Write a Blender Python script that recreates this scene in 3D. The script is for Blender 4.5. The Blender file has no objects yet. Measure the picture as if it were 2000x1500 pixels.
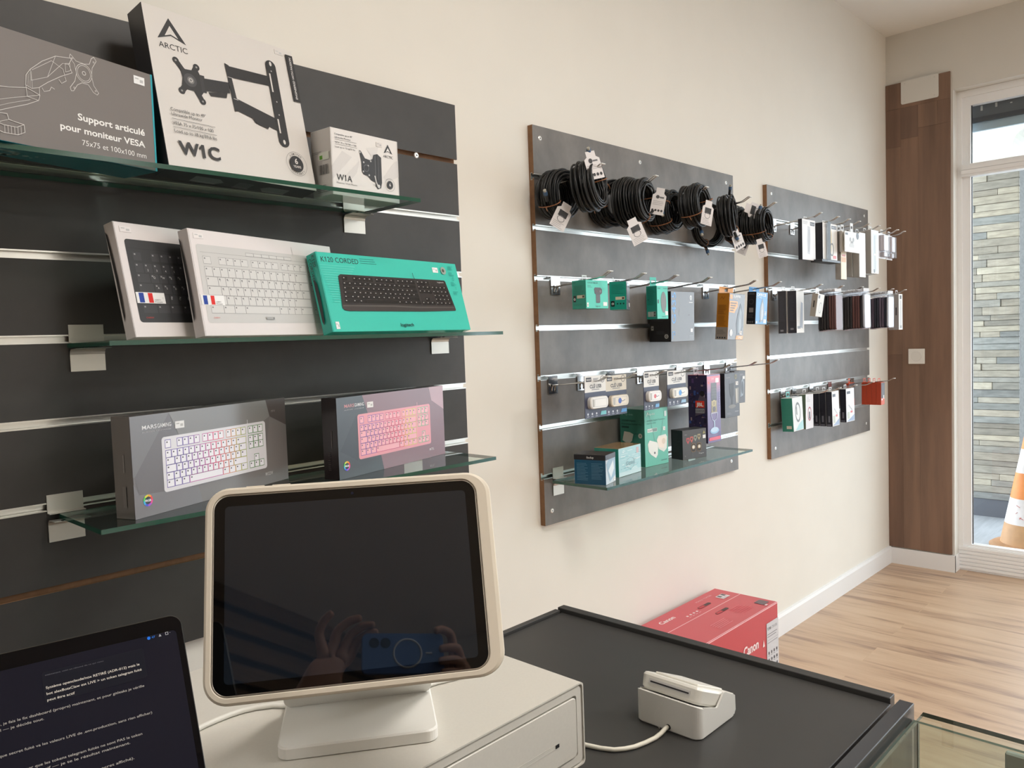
import bpy, bmesh, math, random
from mathutils import Vector, Matrix
from mathutils.geometry import tessellate_polygon
random.seed(7)
S = bpy.context.scene
COL = S.collection
pi = math.pi
# ------------------------------------------------------------------ camera, world, light, exposure
cam_d = bpy.data.cameras.new('camera'); cam = bpy.data.objects.new('camera', cam_d); COL.objects.link(cam)
cam_d.sensor_width = 36.0; cam_d.lens = 1541.175 / 2000 * 36.0; cam_d.clip_start = 0.01
_f = Vector((math.cos(.764911) * math.cos(-.05625), math.sin(.764911) * math.cos(-.05625), math.sin(-.05625)))
_r = Vector((math.sin(.764911), -math.cos(.764911), 0)); _u = _r.cross(_f); _ro = -.0355358
_r2 = math.cos(_ro) * _r + math.sin(_ro) * _u; _u2 = -math.sin(_ro) * _r + math.cos(_ro) * _u
cam.matrix_world = Matrix(((_r2.x, _u2.x, -_f.x, 0), (_r2.y, _u2.y, -_f.y, -1.59533), (_r2.z, _u2.z, -_f.z, 1.38933), (0, 0, 0, 1)))
S.camera = cam
S.view_settings.view_transform = 'Standard'; S.view_settings.look = 'None'
S.view_settings.exposure = 0.09; S.view_settings.gamma = 1.0
S.view_settings.use_curve_mapping = False
W = bpy.data.worlds.new('sky'); S.world = W; W.use_nodes = True
bg = W.node_tree.nodes['Background']; bg.inputs[0].default_value = (.82, .91, 1.0, 1); bg.inputs[1].default_value = 4.8

def area(name, loc, rot, sx, sy, power, col, portal=False):
    l = bpy.data.lights.new(name, 'AREA'); l.shape = 'RECTANGLE'; l.size = sx; l.size_y = sy; l.energy = power; l.color = col
    if portal: l.cycles.is_portal = True
    o = bpy.data.objects.new(name, l); COL.objects.link(o); o.location = loc; o.rotation_euler = rot
    return o
# daylight comes in through the shop front (light portal in its opening); added ceiling lamps carry their own light
area('shopfront_portal', (5.02, -2.25, 1.38), (0, pi / 2, 0), 2.44, 3.7, 1, (1, 1, 1), True)

# ------------------------------------------------------------------ colours and materials
def lin(c): c /= 255.0; return c / 12.92 if c <= .04045 else ((c + .055) / 1.055) ** 2.4
def rgb(r, g, b): return (lin(r), lin(g), lin(b), 1.0)
MATS = {}
def mat(name, col=(200, 200, 200), rough=.5, metal=0.0, spec=.5, attr=False, noise=None, emit=0, coat=0):
    if name in MATS: return MATS[name]
    m = bpy.data.materials.new(name); m.use_nodes = True; nt = m.node_tree; p = nt.nodes['Principled BSDF']
    p.inputs['Roughness'].default_value = rough; p.inputs['Metallic'].default_value = metal
    p.inputs['Specular IOR Level'].default_value = spec; p.inputs['Coat Weight'].default_value = coat
    c = rgb(*col); p.inputs['Base Color'].default_value = c
    src = None
    if attr:
        a = nt.nodes.new('ShaderNodeAttribute'); a.attribute_name = 'Col'; src = a.outputs['Color']
    if noise:                       # (scale vector, strength, detail)
        sc, st, dt = noise
        tc = nt.nodes.new('ShaderNodeTexCoord'); mp = nt.nodes.new('ShaderNodeMapping'); mp.inputs['Scale'].default_value = sc
        n = nt.nodes.new('ShaderNodeTexNoise'); n.inputs['Scale'].default_value = 1; n.inputs['Detail'].default_value = dt; n.inputs['Roughness'].default_value = .6
        nt.links.new(tc.outputs['Object'], mp.inputs[0]); nt.links.new(mp.outputs[0], n.inputs['Vector'])
        r = nt.nodes.new('ShaderNodeMapRange'); r.inputs[1].default_value = .36; r.inputs[2].default_value = .64; r.inputs[3].default_value = 1 - st; r.inputs[4].default_value = 1 + st
        nt.links.new(n.outputs['Fac'], r.inputs[0])
        mx = nt.nodes.new('ShaderNodeVectorMath'); mx.operation = 'SCALE'
        if src: nt.links.new(src, mx.inputs[0])
        else: mx.inputs[0].default_value = c[:3]
        nt.links.new(r.outputs[0], mx.inputs['Scale']); src = mx.outputs[0]
    if src: nt.links.new(src, p.inputs['Base Color'])
    if emit:
        if src: nt.links.new(src, p.inputs['Emission Color'])
        else: p.inputs['Emission Color'].default_value = c
        p.inputs['Emission Strength'].default_value = emit
    MATS[name] = m; return m
def glass_mat(name, tint, ior=1.5, rough=0.0):
    m = bpy.data.materials.new(name); m.use_nodes = True; nt = m.node_tree; nt.nodes.clear()
    o = nt.nodes.new('ShaderNodeOutputMaterial'); t = nt.nodes.new('ShaderNodeBsdfTransparent'); t.inputs[0].default_value = (*tint, 1)
    g = nt.nodes.new('ShaderNodeBsdfGlossy'); g.inputs['Roughness'].default_value = rough
    f = nt.nodes.new('ShaderNodeFresnel'); f.inputs[0].default_value = ior; x = nt.nodes.new('ShaderNodeMixShader')
    ge = nt.nodes.new('ShaderNodeNewGeometry'); iv = nt.nodes.new('ShaderNodeMath'); iv.operation = 'SUBTRACT'; iv.inputs[0].default_value = 1; nt.links.new(ge.outputs['Backfacing'], iv.inputs[1])
    mu = nt.nodes.new('ShaderNodeMath'); mu.operation = 'MULTIPLY'; nt.links.new(f.outputs[0], mu.inputs[0]); nt.links.new(iv.outputs[0], mu.inputs[1])
    nt.links.new(mu.outputs[0], x.inputs[0]); nt.links.new(t.outputs[0], x.inputs[1]); nt.links.new(g.outputs[0], x.inputs[2]); nt.links.new(x.outputs[0], o.inputs[0])
    MATS[name] = m; return m
CARD = mat('printed_card', rough=.42, attr=True); GLOSS = mat('glossy_card', rough=.2, attr=True); PAPER = mat('paper', rough=.7, attr=True)
PAINT = mat('wall_paint', (232, 228, 219), .85, noise=((3, 3, 3), .012, 3)); CEIL = mat('ceiling_paint', (240, 237, 231), .9, noise=((3, 3, 3), .01, 2))
WHITE_TRIM = mat('white_trim', (236, 236, 236), .45)
DARKLAM = mat('dark_laminate', (58, 56, 54), .5, noise=((7, 7, 7), .14, 8))
GREYLAM = mat('concrete_laminate', (114, 110, 106), .38, noise=((9, 9, 6), .2, 8))
MDF = mat('mdf_edge', (134, 98, 68), .75, noise=((60, 60, 60), .08, 2))
ALU = mat('aluminium', (222, 222, 218), .28, 1.0); CHROME = mat('chrome', (205, 205, 205), .14, 1.0); STEEL = mat('brushed_steel', (212, 211, 205), .42, .75)
BLACK = mat('black_rubber', (24, 24, 25), .45); CABLE = mat('cable_jacket', (23, 23, 24), .42)
TIE = mat('twist_tie', (150, 100, 66), .5)
COUNTER = mat('counter_laminate', (56, 55, 54), .42, noise=((6, 6, 6), .05, 4))
WPLASTIC = mat('white_plastic', (226, 223, 214), .38); WMETAL = mat('white_coated_metal', (211, 207, 198), .4, noise=((300, 300, 300), .012, 1))
GLASS = glass_mat('shelf_glass', (.84, .93, .90)); GEDGE = mat('glass_edge', (16, 74, 58), .08, spec=.8)
PANE = glass_mat('window_glass', (.97, .985, .98)); CLEAR = glass_mat('clear_film', (.94, .94, .95), 1.22, .25); CASEGLASS = glass_mat('vitrine_glass', (.93, .965, .94))
SCREENGLASS = mat('black_glass', (7, 7, 8), .02, spec=.55); DISPLAY = mat('display_off', (24, 31, 40), .02, spec=.9)

# ------------------------------------------------------------------ mesh builder
class MB:
    def __init__(s): s.v = []; s.f = []; s.c = []; s.m = []; s.sm = []
    def add(s, vs, fs, col=(200, 200, 200), mi=0, smooth=False):
        b = len(s.v); s.v += [tuple(v) for v in vs]; c = rgb(*col)
        for f in fs: s.f.append([b + i for i in f]); s.c.append(c); s.m.append(mi); s.sm.append(smooth)
    def box(s, x0, y0, z0, x1, y1, z1, col=(200, 200, 200), mi=0, M=None):
        vs = [Vector((x, y, z)) for z in (z0, z1) for y in (y0, y1) for x in (x0, x1)]
        if M: vs = [M @ v for v in vs]
        s.add(vs, [(0, 2, 3, 1), (4, 5, 7, 6), (0, 1, 5, 4), (2, 6, 7, 3), (0, 4, 6, 2), (1, 3, 7, 5)], col, mi)
    def cbox(s, x0, y0, z0, x1, y1, z1, r=.001, col=(200, 200, 200), mi=0, cols=None, M=None, seg=1):
        bm = bmesh.new(); bmesh.ops.create_cube(bm, size=1)
        for v in bm.verts: v.co = Vector((x0 + (v.co.x + .5) * (x1 - x0), y0 + (v.co.y + .5) * (y1 - y0), z0 + (v.co.z + .5) * (z1 - z0)))
        bmesh.ops.bevel(bm, geom=list(bm.edges), offset=r, segments=seg, affect='EDGES', profile=.5)
        bm.normal_update()
        for f in bm.faces:
            n = f.normal; c = col
            if cols:
                a = max(range(3), key=lambda i: abs(n[i])); c = cols.get(('-' if n[a] < 0 else '+') + 'xyz'[a], col)
            vs = [(M @ v.co) if M else v.co for v in f.verts]
            s.add(vs, [tuple(range(len(vs)))], c, mi, seg > 1)
        bm.free()
    def tube(s, pts, r, n=8, col=(200, 200, 200), mi=0, closed=False, cap=True):
        pts = [Vector(p) for p in pts]; N = len(pts); rings = []; up = None
        for i, p in enumerate(pts):
            a = pts[(i - 1) % N] if (closed or i) else p; b = pts[(i + 1) % N] if (closed or i < N - 1) else p
            t = (b - a).normalized()
            if up is None:
                up = t.orthogonal().normalized()
            up = (up - t * up.dot(t)).normalized(); bi = t.cross(up)
            rr = r[i] if isinstance(r, (list, tuple)) else r
            rings.append([p + (up * math.cos(2 * pi * k / n) + bi * math.sin(2 * pi * k / n)) * rr for k in range(n)])
        vs = [v for g in rings for v in g]; fs = []
        for i in range(N if closed else N - 1):
            j = (i + 1) % N
            for k in range(n): fs.append((i * n + k, i * n + (k + 1) % n, j * n + (k + 1) % n, j * n + k))
        s.add(vs, fs, col, mi, True)
        if cap and not closed: s.add(rings[0], [tuple(range(n))[::-1]], col, mi); s.add(rings[-1], [tuple(range(n))], col, mi)
    def cyl(s, a, b, r, n=20, col=(200, 200, 200), mi=0, r2=None):
        s.tube([a, b], [r, r if r2 is None else r2], n, col, mi)
    def loft(s, loops, cols=None, col=(200, 200, 200), mi=0, mis=None, cap0=False, cap1=False, smooth=True):
        n = len(loops[0])
        for i in range(len(loops) - 1):
            vs = list(loops[i]) + list(loops[i + 1])
            s.add(vs, [(k, (k + 1) % n, n + (k + 1) % n, n + k) for k in range(n)], cols[i] if cols else col, mis[i] if mis else mi, smooth)
        if cap0: s.add(loops[0], [tuple(range(n))[::-1]], cols[0] if cols else col, mis[0] if mis else mi)
        if cap1: s.add(loops[-1], [tuple(range(n))], cols[-1] if cols else col, mis[-1] if mis else mi)
    def extrude_x(s, prof, x0, x1, mi_of=None, caps=True, mi_cap=0):      # profile of (y,z), counter-clockwise seen from +x
        n = len(prof)
        for i in range(n):
            a, b = prof[i], prof[(i + 1) % n]
            s.add([(x0, *a), (x0, *b), (x1, *b), (x1, *a)], [(0, 3, 2, 1)], mi=mi_of(i) if mi_of else 0)
        if caps:
            tri = tessellate_polygon([[Vector((p[0], p[1], 0)) for p in prof]])
            s.add([(x0, *p) for p in prof], [tuple(t) for t in tri], mi=mi_cap); s.add([(x1, *p) for p in prof], [tuple(t) for t in tri], mi=mi_cap)
    def build(s, name, mats, parent=None, M=None):
        me = bpy.data.meshes.new(name); me.from_pydata(s.v, [], s.f)
        ca = me.color_attributes.new('Col', 'FLOAT_COLOR', 'CORNER'); k = 0; buf = []
        for f, c in zip(s.f, s.c): buf += list(c) * len(f)
        ca.data.foreach_set('color', buf)
        me.polygons.foreach_set('material_index', s.m); me.polygons.foreach_set('use_smooth', s.sm)
        for m in (mats if isinstance(mats, (list, tuple)) else [mats]): me.materials.append(m)
        me.update()
        o = bpy.data.objects.new(name, me); COL.objects.link(o)
        if parent: o.parent = parent
        if M is not None: o.matrix_local = M
        return o
def tag(o, label=None, cat=None, group=None, kind=None):
    if label: o['label'] = label
    if cat: o['category'] = cat
    if group: o['group'] = group
    if kind: o['kind'] = kind
    return o
def thing(name, label, cat, M=None, group=None):
    o = bpy.data.objects.new(name, None); COL.objects.link(o); o.empty_display_size = .02
    if M is not None: o.matrix_world = M
    return tag(o, label, cat, group)
def copy_tree(o, parent=None):
    c = o.copy(); COL.objects.link(c); c.parent = parent
    for ch in list(o.children): copy_tree(ch, c)
    return c
def T(x, y, z): return Matrix.Translation((x, y, z))
def RZ(a): return Matrix.Rotation(a, 4, 'Z')
def RX(a): return Matrix.Rotation(a, 4, 'X')
def RYm(a): return Matrix.Rotation(a, 4, 'Y')
def rrect(w, h, r, n=6, cx=0, cy=0):
    out = []
    for qx, qy, a0 in ((1, 1, 0), (-1, 1, 90), (-1, -1, 180), (1, -1, 270)):
        for k in range(n + 1):
            a = math.radians(a0 + 90 * k / n); out.append((cx + qx * (w / 2 - r) + r * math.cos(a), cy + qy * (h / 2 - r) + r * math.sin(a)))
    return out
ORD = ['', 'first', 'second', 'third', 'fourth', 'fifth', 'sixth', 'seventh', 'eighth', 'ninth', 'tenth']

# ------------------------------------------------------------------ lettering as meshes
_TC = {}
def text_mesh(s, bold):
    k = (s, bold)
    if k not in _TC:
        cu = bpy.data.curves.new('t', 'FONT'); cu.body = s; cu.size = 1; cu.offset = bold; cu.resolution_u = 3
        o = bpy.data.objects.new('t', cu); me = bpy.data.meshes.new_from_object(o)
        vs = [(v.co.x, v.co.y) for v in me.vertices]; fs = [tuple(p.vertices) for p in me.polygons]
        bpy.data.objects.remove(o); bpy.data.curves.remove(cu); bpy.data.meshes.remove(me)
        mx_ = max([v[0] for v in vs] or [1])
        for i, ch in enumerate(s):          # give the figure one its flag and foot so that it does not read as a capital I
            if ch == '1' and len(s) <= 24:
                xr_ = text_mesh(s[:i + 1], bold)[4] if i + 1 < len(s) else max(v[0] for v in vs); w_ = .086 + 2 * bold; b_ = len(vs)
                vs += [(xr_ - w_, .685 + bold), (xr_ - w_ * .3, .685 + bold), (xr_ - w_ * .5, .60), (xr_ - w_ - .13, .56 - bold), (xr_ - w_ - .13, .48 - bold * 2), (xr_ - w_, .55 - bold * 2)]
                fs += [(b_, b_ + 3, b_ + 4, b_ + 5)]
        xs = [v[0] for v in vs] or [0, 1]
        _TC[k] = (vs, fs, min(xs), max(xs), mx_)
    return _TC[k]
CAP = .73
class Pen:
    """Draws flat print on the faces of a box mesh (millimetres, seen from outside)."""
    def __init__(s, mb, w, d, h): s.mb = mb; s.w = w; s.d = d; s.h = h; s.lv = 0
    def P(s, face, x, y):
        e = .00022 + .00005 * s.lv; x /= 1000; y /= 1000
        if face == 'front': return (x, -e, y)
        if face == 'left': return (-e, s.d - x, y)
        if face == 'right': return (s.w + e, x, y)
        if face == 'top': return (x, y, s.h + e)
        if face == 'bottom': return (x, y, -e)
    def raw(s, face, pts, fs, col, flip=False, mi=0):
        s.mb.add([s.P(face, *p) for p in pts], [tuple(reversed(f)) for f in fs] if (face == 'bottom') != flip else fs, col, mi)
    def poly(s, face, pts, col, mi=0):
        s.lv += 1; a = sum(pts[i][0] * pts[(i + 1) % len(pts)][1] - pts[(i + 1) % len(pts)][0] * pts[i][1] for i in range(len(pts)))
        if a < 0: pts = pts[::-1]
        tri = tessellate_polygon([[Vector((p[0], p[1], 0)) for p in pts]])
        fs = []
        for t in tri:
            a, b, c = (pts[i] for i in t); cr = (b[0] - a[0]) * (c[1] - a[1]) - (b[1] - a[1]) * (c[0] - a[0]); fs.append(tuple(t) if cr > 0 else tuple(reversed(t)))
        s.raw(face, pts, fs, col, mi=mi)
    def rect(s, face, x0, y0, x1, y1, col, lv=True, mi=0):
        if lv: s.lv += 1
        s.raw(face, [(x0, y0), (x1, y0), (x1, y1), (x0, y1)], [(0, 1, 2, 3)], col, mi=mi)
    def quad(s, face, p, col, lv=True):
        if lv: s.lv += 1
        s.raw(face, p, [(0, 1, 2, 3)], col)
    def line(s, face, pts, wd, col, closed=False):
        s.lv += 1; n = len(pts)
        for i in range(n if closed else n - 1):
            a, b = pts[i], pts[(i + 1) % n]; dx, dy = b[0] - a[0], b[1] - a[1]; L = math.hypot(dx, dy) or 1; nx, ny = -dy / L * wd / 2, dx / L * wd / 2; ex, ey = dx / L * wd * .35, dy / L * wd * .35
            s.raw(face, [(a[0] - nx - ex, a[1] - ny - ey), (b[0] - nx + ex, b[1] - ny + ey), (b[0] + nx + ex, b[1] + ny + ey), (a[0] + nx - ex, a[1] + ny - ey)], [(0, 1, 2, 3)], col)
    def disc(s, face, x, y, r, col, n=24, r2=None, ry=None):
        s.lv += 1; ry = ry or r
        o = [(x + r * math.cos(2 * pi * k / n), y + ry * math.sin(2 * pi * k / n)) for k in range(n)]
        if r2 is None: s.raw(face, o, [tuple(range(n))], col)
        else:
            q = r2 / r; i = [(x + (p[0] - x) * q, y + (p[1] - y) * q) for p in o]
            s.raw(face, o + i, [(k, (k + 1) % n, n + (k + 1) % n, n + k) for k in range(n)], col)
    def text(s, face, t, x, y, cap, col, x1=None, bold=0.0, rot=0, align='l'):
        s.lv += 1; vs, fs, a, b = text_mesh(t, bold)[:4]; k = cap / CAP; kx = k
        if x1 is not None: kx = (x1 - x) / (b - a)
        wd = (b - a) * kx; ox = x if align == 'l' else (x - wd if align == 'r' else x - wd / 2)
        out = []
        for vx, vy in vs:
            px, py = (vx - a) * kx, vy * k
            if rot == -90: out.append((x + py, y - px))
            elif rot == 90: out.append((x - py, y + px))
            else: out.append((ox + px, y + py))
        s.raw(face, out, fs, col)
    def lines(s, face, x0, x1, y, pitch, n, wd, col, ragged=.35, seed=1):
        rnd = random.Random(seed); s.lv += 1
        for i in range(n):
            s.rect(face, x0, y - i * pitch - wd, x1 - (x1 - x0) * ragged * rnd.random(), y - i * pitch, col, lv=False)
    def keyboard(s, face, rows, key, edge=None, colf=None, leg=None):
        """rows: list of (y0, y1, [(x0, x1), ...])"""
        s.lv += 1; l0 = s.lv
        for y0, y1, ks in rows:
            for x0, x1 in ks:
                if edge:
                    s.lv = l0; g = edge[1]; s.rect(face, x0 - g, y0 - g, x1 + g, y1 + g, edge[0] if not colf else colf((x0 + x1) / 2), lv=False)
                s.lv = l0 + 1; s.rect(face, x0, y0, x1, y1, key, lv=False)
                if leg:
                    s.lv = l0 + 2; hx = min(1.6, (x1 - x0) * .16); s.rect(face, x0 + 2.2, y1 - 4.8, x0 + 2.2 + 2 * hx, y1 - 2.2, leg, lv=False)
        s.lv = l0 + 3
def krow(x, widths, pitch, gap=1.2):
    out = []
    for w in widths:
        if w > 0: out.append((x, x + w * pitch - gap))
        x += abs(w) * pitch
    return out
def carton(name, label, cat, p, base, cols=None, mat_=None, top=False, r=.0008, group=None):
    """p = x, y, z, yaw, tilt, roll, w, h, d of the front bottom-left (or top-left) corner. Returns (mesh builder, pen, finish)."""
    x, y, z, th, ti, ro, w, h, d = p
    mb = MB(); mb.cbox(0, 0, 0, w, d, h, r, base, cols=cols); pen = Pen(mb, w, d, h)
    R = RZ(th) @ RX(ti) @ RYm(ro); M = T(x, y, z) @ R
    if top: M = M @ T(0, 0, -h)
    def fin():
        o = mb.build(name, mat_ or CARD); o.matrix_world = M; tag(o, label, cat, group); return o
    return mb, pen, fin
def sticker(parent, x0, z0, x1, z1, off=.0006, name='price_sticker', col=(240, 240, 240), marks=True):
    mb = MB(); mb.box(x0 / 1000, -off - .0004, z0 / 1000, x1 / 1000, -.0001, z1 / 1000, col); pn = Pen(mb, 1, 1, 1)
    w, h = x1 - x0, z1 - z0
    if marks:
        pn.lv = int(off / .00005) + 8
        pn.rect('front', x0 + w * .12, z0 + h * .6, x0 + w * .45, z0 + h * .75, (190, 190, 190)); pn.rect('front', x0 + w * .55, z0 + h * .25, x0 + w * .85, z0 + h * .62, (196, 196, 196))
    return mb.build(name, PAPER, parent)

# ------------------------------------------------------------------ room shell
def struct(name, mb, mats): return tag(mb.build(name, mats), kind='structure')
XB, XE, YR, ZC = -2.56, 4.83, -5.6, 3.03
m = MB(); m.box(XB - .1, 0, 0, XE + .12, .12, ZC + .1); struct('wall_left', m, PAINT)
m = MB(); m.box(XB - .1, YR - .12, 0, XE + .4, YR, ZC + .1); struct('wall_right', m, PAINT)
m = MB(); m.box(XB - .12, YR, 0, XB, 0, ZC + .1); struct('wall_back', m, PAINT)
m = MB(); m.box(XE, -.345, 0, XE + .12, 0, ZC); m.box(XE, YR, 2.655, XE + .12, -.345, ZC); m.box(XE, YR, 0, XE + .12, -4.16, 2.655); struct('wall_front', m, mat('end_wall_paint', (222, 219, 212), .85, noise=((3, 3, 3), .012, 3)))
m = MB(); m.box(XB - .1, YR, ZC, XE + .12, 0, ZC + .1); struct('ceiling', m, CEIL)
# floor planks run towards the right wall
fm = bpy.data.materials.new('oak_planks'); fm.use_nodes = True; nt = fm.node_tree; p = nt.nodes['Principled BSDF']
def N(t, **k):
    n = nt.nodes.new(t)
    for a, b in k.items(): setattr(n, a, b)
    return n
def ramp(fac, stops):
    r = N('ShaderNodeValToRGB'); e = r.color_ramp.elements
    while len(e) < len(stops): e.new(.5)
    for el, (ps, c) in zip(e, stops): el.position = ps; el.color = rgb(*c)
    nt.links.new(fac, r.inputs[0]); return r.outputs[0]
tc = N('ShaderNodeTexCoord'); sp = N('ShaderNodeSeparateXYZ'); nt.links.new(tc.outputs['Object'], sp.inputs[0])
cb = N('ShaderNodeCombineXYZ')
ax = N('ShaderNodeMath', operation='ADD'); ax.inputs[1].default_value = .39; ay = N('ShaderNodeMath', operation='ADD'); ay.inputs[1].default_value = -3.12 + .1835 * 20
nt.links.new(sp.outputs[1], ax.inputs[0]); nt.links.new(sp.outputs[0], ay.inputs[0]); nt.links.new(ax.outputs[0], cb.inputs[0]); nt.links.new(ay.outputs[0], cb.inputs[1])
br = N('ShaderNodeTexBrick'); br.offset = .5; br.inputs['Scale'].default_value = 1; br.inputs['Brick Width'].default_value = 1.285; br.inputs['Row Height'].default_value = .1835; br.inputs['Mortar Size'].default_value = .0012
br.inputs['Mortar Smooth'].default_value = 0; br.inputs['Color1'].default_value = (.35, .35, .35, 1); br.inputs['Color2'].default_value = (.65, .65, .65, 1); br.inputs['Mortar'].default_value = (.5, .5, .5, 1)
nt.links.new(cb.outputs[0], br.inputs['Vector'])
mp = N('ShaderNodeMapping'); mp.inputs['Scale'].default_value = (14, 1.5, 1); nt.links.new(tc.outputs['Object'], mp.inputs[0])
vo = N('ShaderNodeVectorMath', operation='ADD'); nt.links.new(mp.outputs[0], vo.inputs[0]); vs_ = N('ShaderNodeVectorMath', operation='SCALE'); vs_.inputs['Scale'].default_value = 9; nt.links.new(br.outputs['Color'], vs_.inputs[0]); nt.links.new(vs_.outputs[0], vo.inputs[1])
n1 = N('ShaderNodeTexNoise'); n1.inputs['Scale'].default_value = 1; n1.inputs['Detail'].default_value = 5; n1.inputs['Roughness'].default_value = .55; n1.inputs['Distortion'].default_value = .4; nt.links.new(vo.outputs[0], n1.inputs['Vector'])
mp2 = N('ShaderNodeMapping'); mp2.inputs['Scale'].default_value = (160, 6, 1); nt.links.new(tc.outputs['Object'], mp2.inputs[0]); n2 = N('ShaderNodeTexNoise'); n2.inputs['Scale'].default_value = 1; n2.inputs['Detail'].default_value = 3; nt.links.new(mp2.outputs[0], n2.inputs['Vector'])
ad = N('ShaderNodeMath', operation='MULTIPLY_ADD'); ad.inputs[1].default_value = .22; nt.links.new(n2.outputs['Fac'], ad.inputs[0]); nt.links.new(n1.outputs['Fac'], ad.inputs[2])
wood = ramp(ad.outputs[0], [(.36, (126, 102, 88)), (.47, (166, 137, 114)), (.58, (192, 162, 134)), (.78, (204, 176, 148))])
mxs = N('ShaderNodeMix', data_type='RGBA'); mxs.inputs['B'].default_value = rgb(206, 178, 142); nt.links.new(wood, mxs.inputs['A'])
mf = N('ShaderNodeMath', operation='MULTIPLY'); mf.inputs[1].default_value = .45; nt.links.new(br.outputs['Fac'], mf.inputs[0]); nt.links.new(mf.outputs[0], mxs.inputs['Factor']); nt.links.new(mxs.outputs['Result'], p.inputs['Base Color'])
p.inputs['Roughness'].default_value = .38
m = MB(); m.box(XB, YR, -.1, XE + .09, 0, 0); struct('floor', m, fm)
# baseboards with a chamfered top
m = MB(); m.extrude_x([(0, 0), (-.014, 0), (-.014, .086), (-.009, .098), (0, .1)][::-1], 1.2, XE); struct('baseboard_left', m, WHITE_TRIM)
m = MB()
for a, b, c, d in (((XE, -.0), (XE - .013, -.0), (XE - .013, -.35), (XE, -.35)), ((XE - .013, -.35), (XE + .085, -.35), (XE + .085, -.3451), (XE, -.3451))):
    q = [a, b, c, d]; m.add([(*k, 0) for k in q] + [(*k, .094) for k in q], [(0, 1, 2, 3), (7, 6, 5, 4)] + [(i, (i + 1) % 4, 4 + (i + 1) % 4, 4 + i) for i in range(4)])
struct('baseboard_front', m, WHITE_TRIM)
m = MB()
for k in range(21): m.box(XB + .012, YR + .02, 2.925 - .145 * k, XB + .03, -.02, 3.025 - .145 * k)
m.box(XB + .0005, YR + .02, .02, XB + .012, -.02, 3.028, mi=1); struct('trim_1', m, [mat('oak_slat', (138, 116, 94), .55, noise=((1, 2, 30), .2, 4)), BLACK])
# ceiling lamps out of view: shallow square LED panels added to brighten the room
for i, (x, y, e, lc) in enumerate(((1.1, -1.75, 20, (1, .97, .925)), (2.3, -2.7, 9, (.93, .97, 1)), (3.7, -3.3, 36, (.92, .965, 1)), (2.3, -5.0, 18, (.94, .97, 1)), (-1.7, -1.3, 11, (.95, .98, 1)))):
    if not e: continue
    L = thing('added_ceiling_lamp', 'unseen LED panel lamp added to the ceiling, %s from the left wall' % ORD[i + 1], 'lamp', T(x, y, ZC))
    m = MB()
    for a in ((-.3, -.3, .3, -.285), (-.3, .285, .3, .3), (-.3, -.285, -.285, .285), (.285, -.285, .3, .285)): m.box(a[0], a[1], -.022, a[2], a[3], -.0005)
    m.build('frame', WHITE_TRIM, L)
    m = MB(); m.box(-.285, -.285, -.016, .285, .285, -.0105); m.build('diffuser', mat('added_lamp_diffuser', (255, 248, 238), .6, emit=8), L)
    l = area('added_lamp_light', (0, 0, -.03), (0, 0, 0), .56, .56, e, lc); l.parent = L
# ------------------------------------------------------------------ front wall: wood cladding, cover plate, switch, shop front
WOODP = mat('walnut_cladding', (200, 200, 200), .5, attr=True, noise=((7, 9, .75), .24, 7))
m = MB(); yA, yB = -.001, -.334
def cl(y0, y1, z0, z1, col): m.cbox(XE - .012, y1, z0, XE - .0005, y0, z1, .0006, col)
ZT = 2.754
a, b, c, d = (124, 97, 80), (130, 102, 84), (119, 92, 76), (134, 106, 88)
cl(yA, -.085, 2.612, ZT, a); cl(-.0852, yB, 2.612, ZT, b)
cl(yA, -.081, 2.40, 2.6116, c); cl(-.0812, -.172, 2.44, 2.6116, (110, 86, 72)); cl(-.1722, -.27, 2.485, 2.6116, d); cl(-.2702, yB, 2.485, 2.6116, a)
cl(yA, -.081, 1.225, 2.3996, b); cl(-.0812, -.172, .1, 2.4396, b); cl(-.1722, yB, .1, 2.4846, a); cl(yA, -.081, .1, 1.2247, c)
tag(m.build('wall_cladding', WOODP), 'dark brown wood plank cladding on the end wall beside the glass shop front', 'wall panel')
pl = thing('cover_plate', 'blank white rectangular cover plate screwed near the top of the brown wood cladding', 'cover plate', T(XE - .0125, -.085, 2.63))
m = MB(); prof = [(-y, z) for y, z in rrect(.193, .128, .009, 4, .0965, .064)]
m.loft([[(-.0, y, z) for y, z in prof], [(-.003, y, z) for y, z in prof]], cap1=True, cap0=True, smooth=False); m.build('plate', mat('plate_white', (222, 220, 214), .5), pl)
for y, z in ((-.02, .014), (-.172, .014), (-.02, .112), (-.172, .112)):
    m = MB(); m.cyl((-.003, y, z), (-.0042, y, z), .0032, 12); m.build('screw', STEEL, pl)
sw = thing('light_switch', 'square white wall switch with round dial on brown wood cladding', 'switch', T(XE - .0125, -.115, 1.170))
m = MB(); m.cbox(-.008, -.086, 0, 0, 0, .086, .0025, seg=2); m.build('plate', mat('switch_white', (228, 226, 220), .4), sw)
m = MB(); m.tube([(-.0079, -.043 + .027 * math.cos(k * pi / 18), .043 + .027 * math.sin(k * pi / 18)) for k in range(36)], .0007, 6, closed=True); m.cyl((-.008, -.043, .043), (-.0095, -.043, .043), .0255, 32); m.build('dial', mat('switch_dial', (224, 222, 216), .4), sw)
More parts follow.
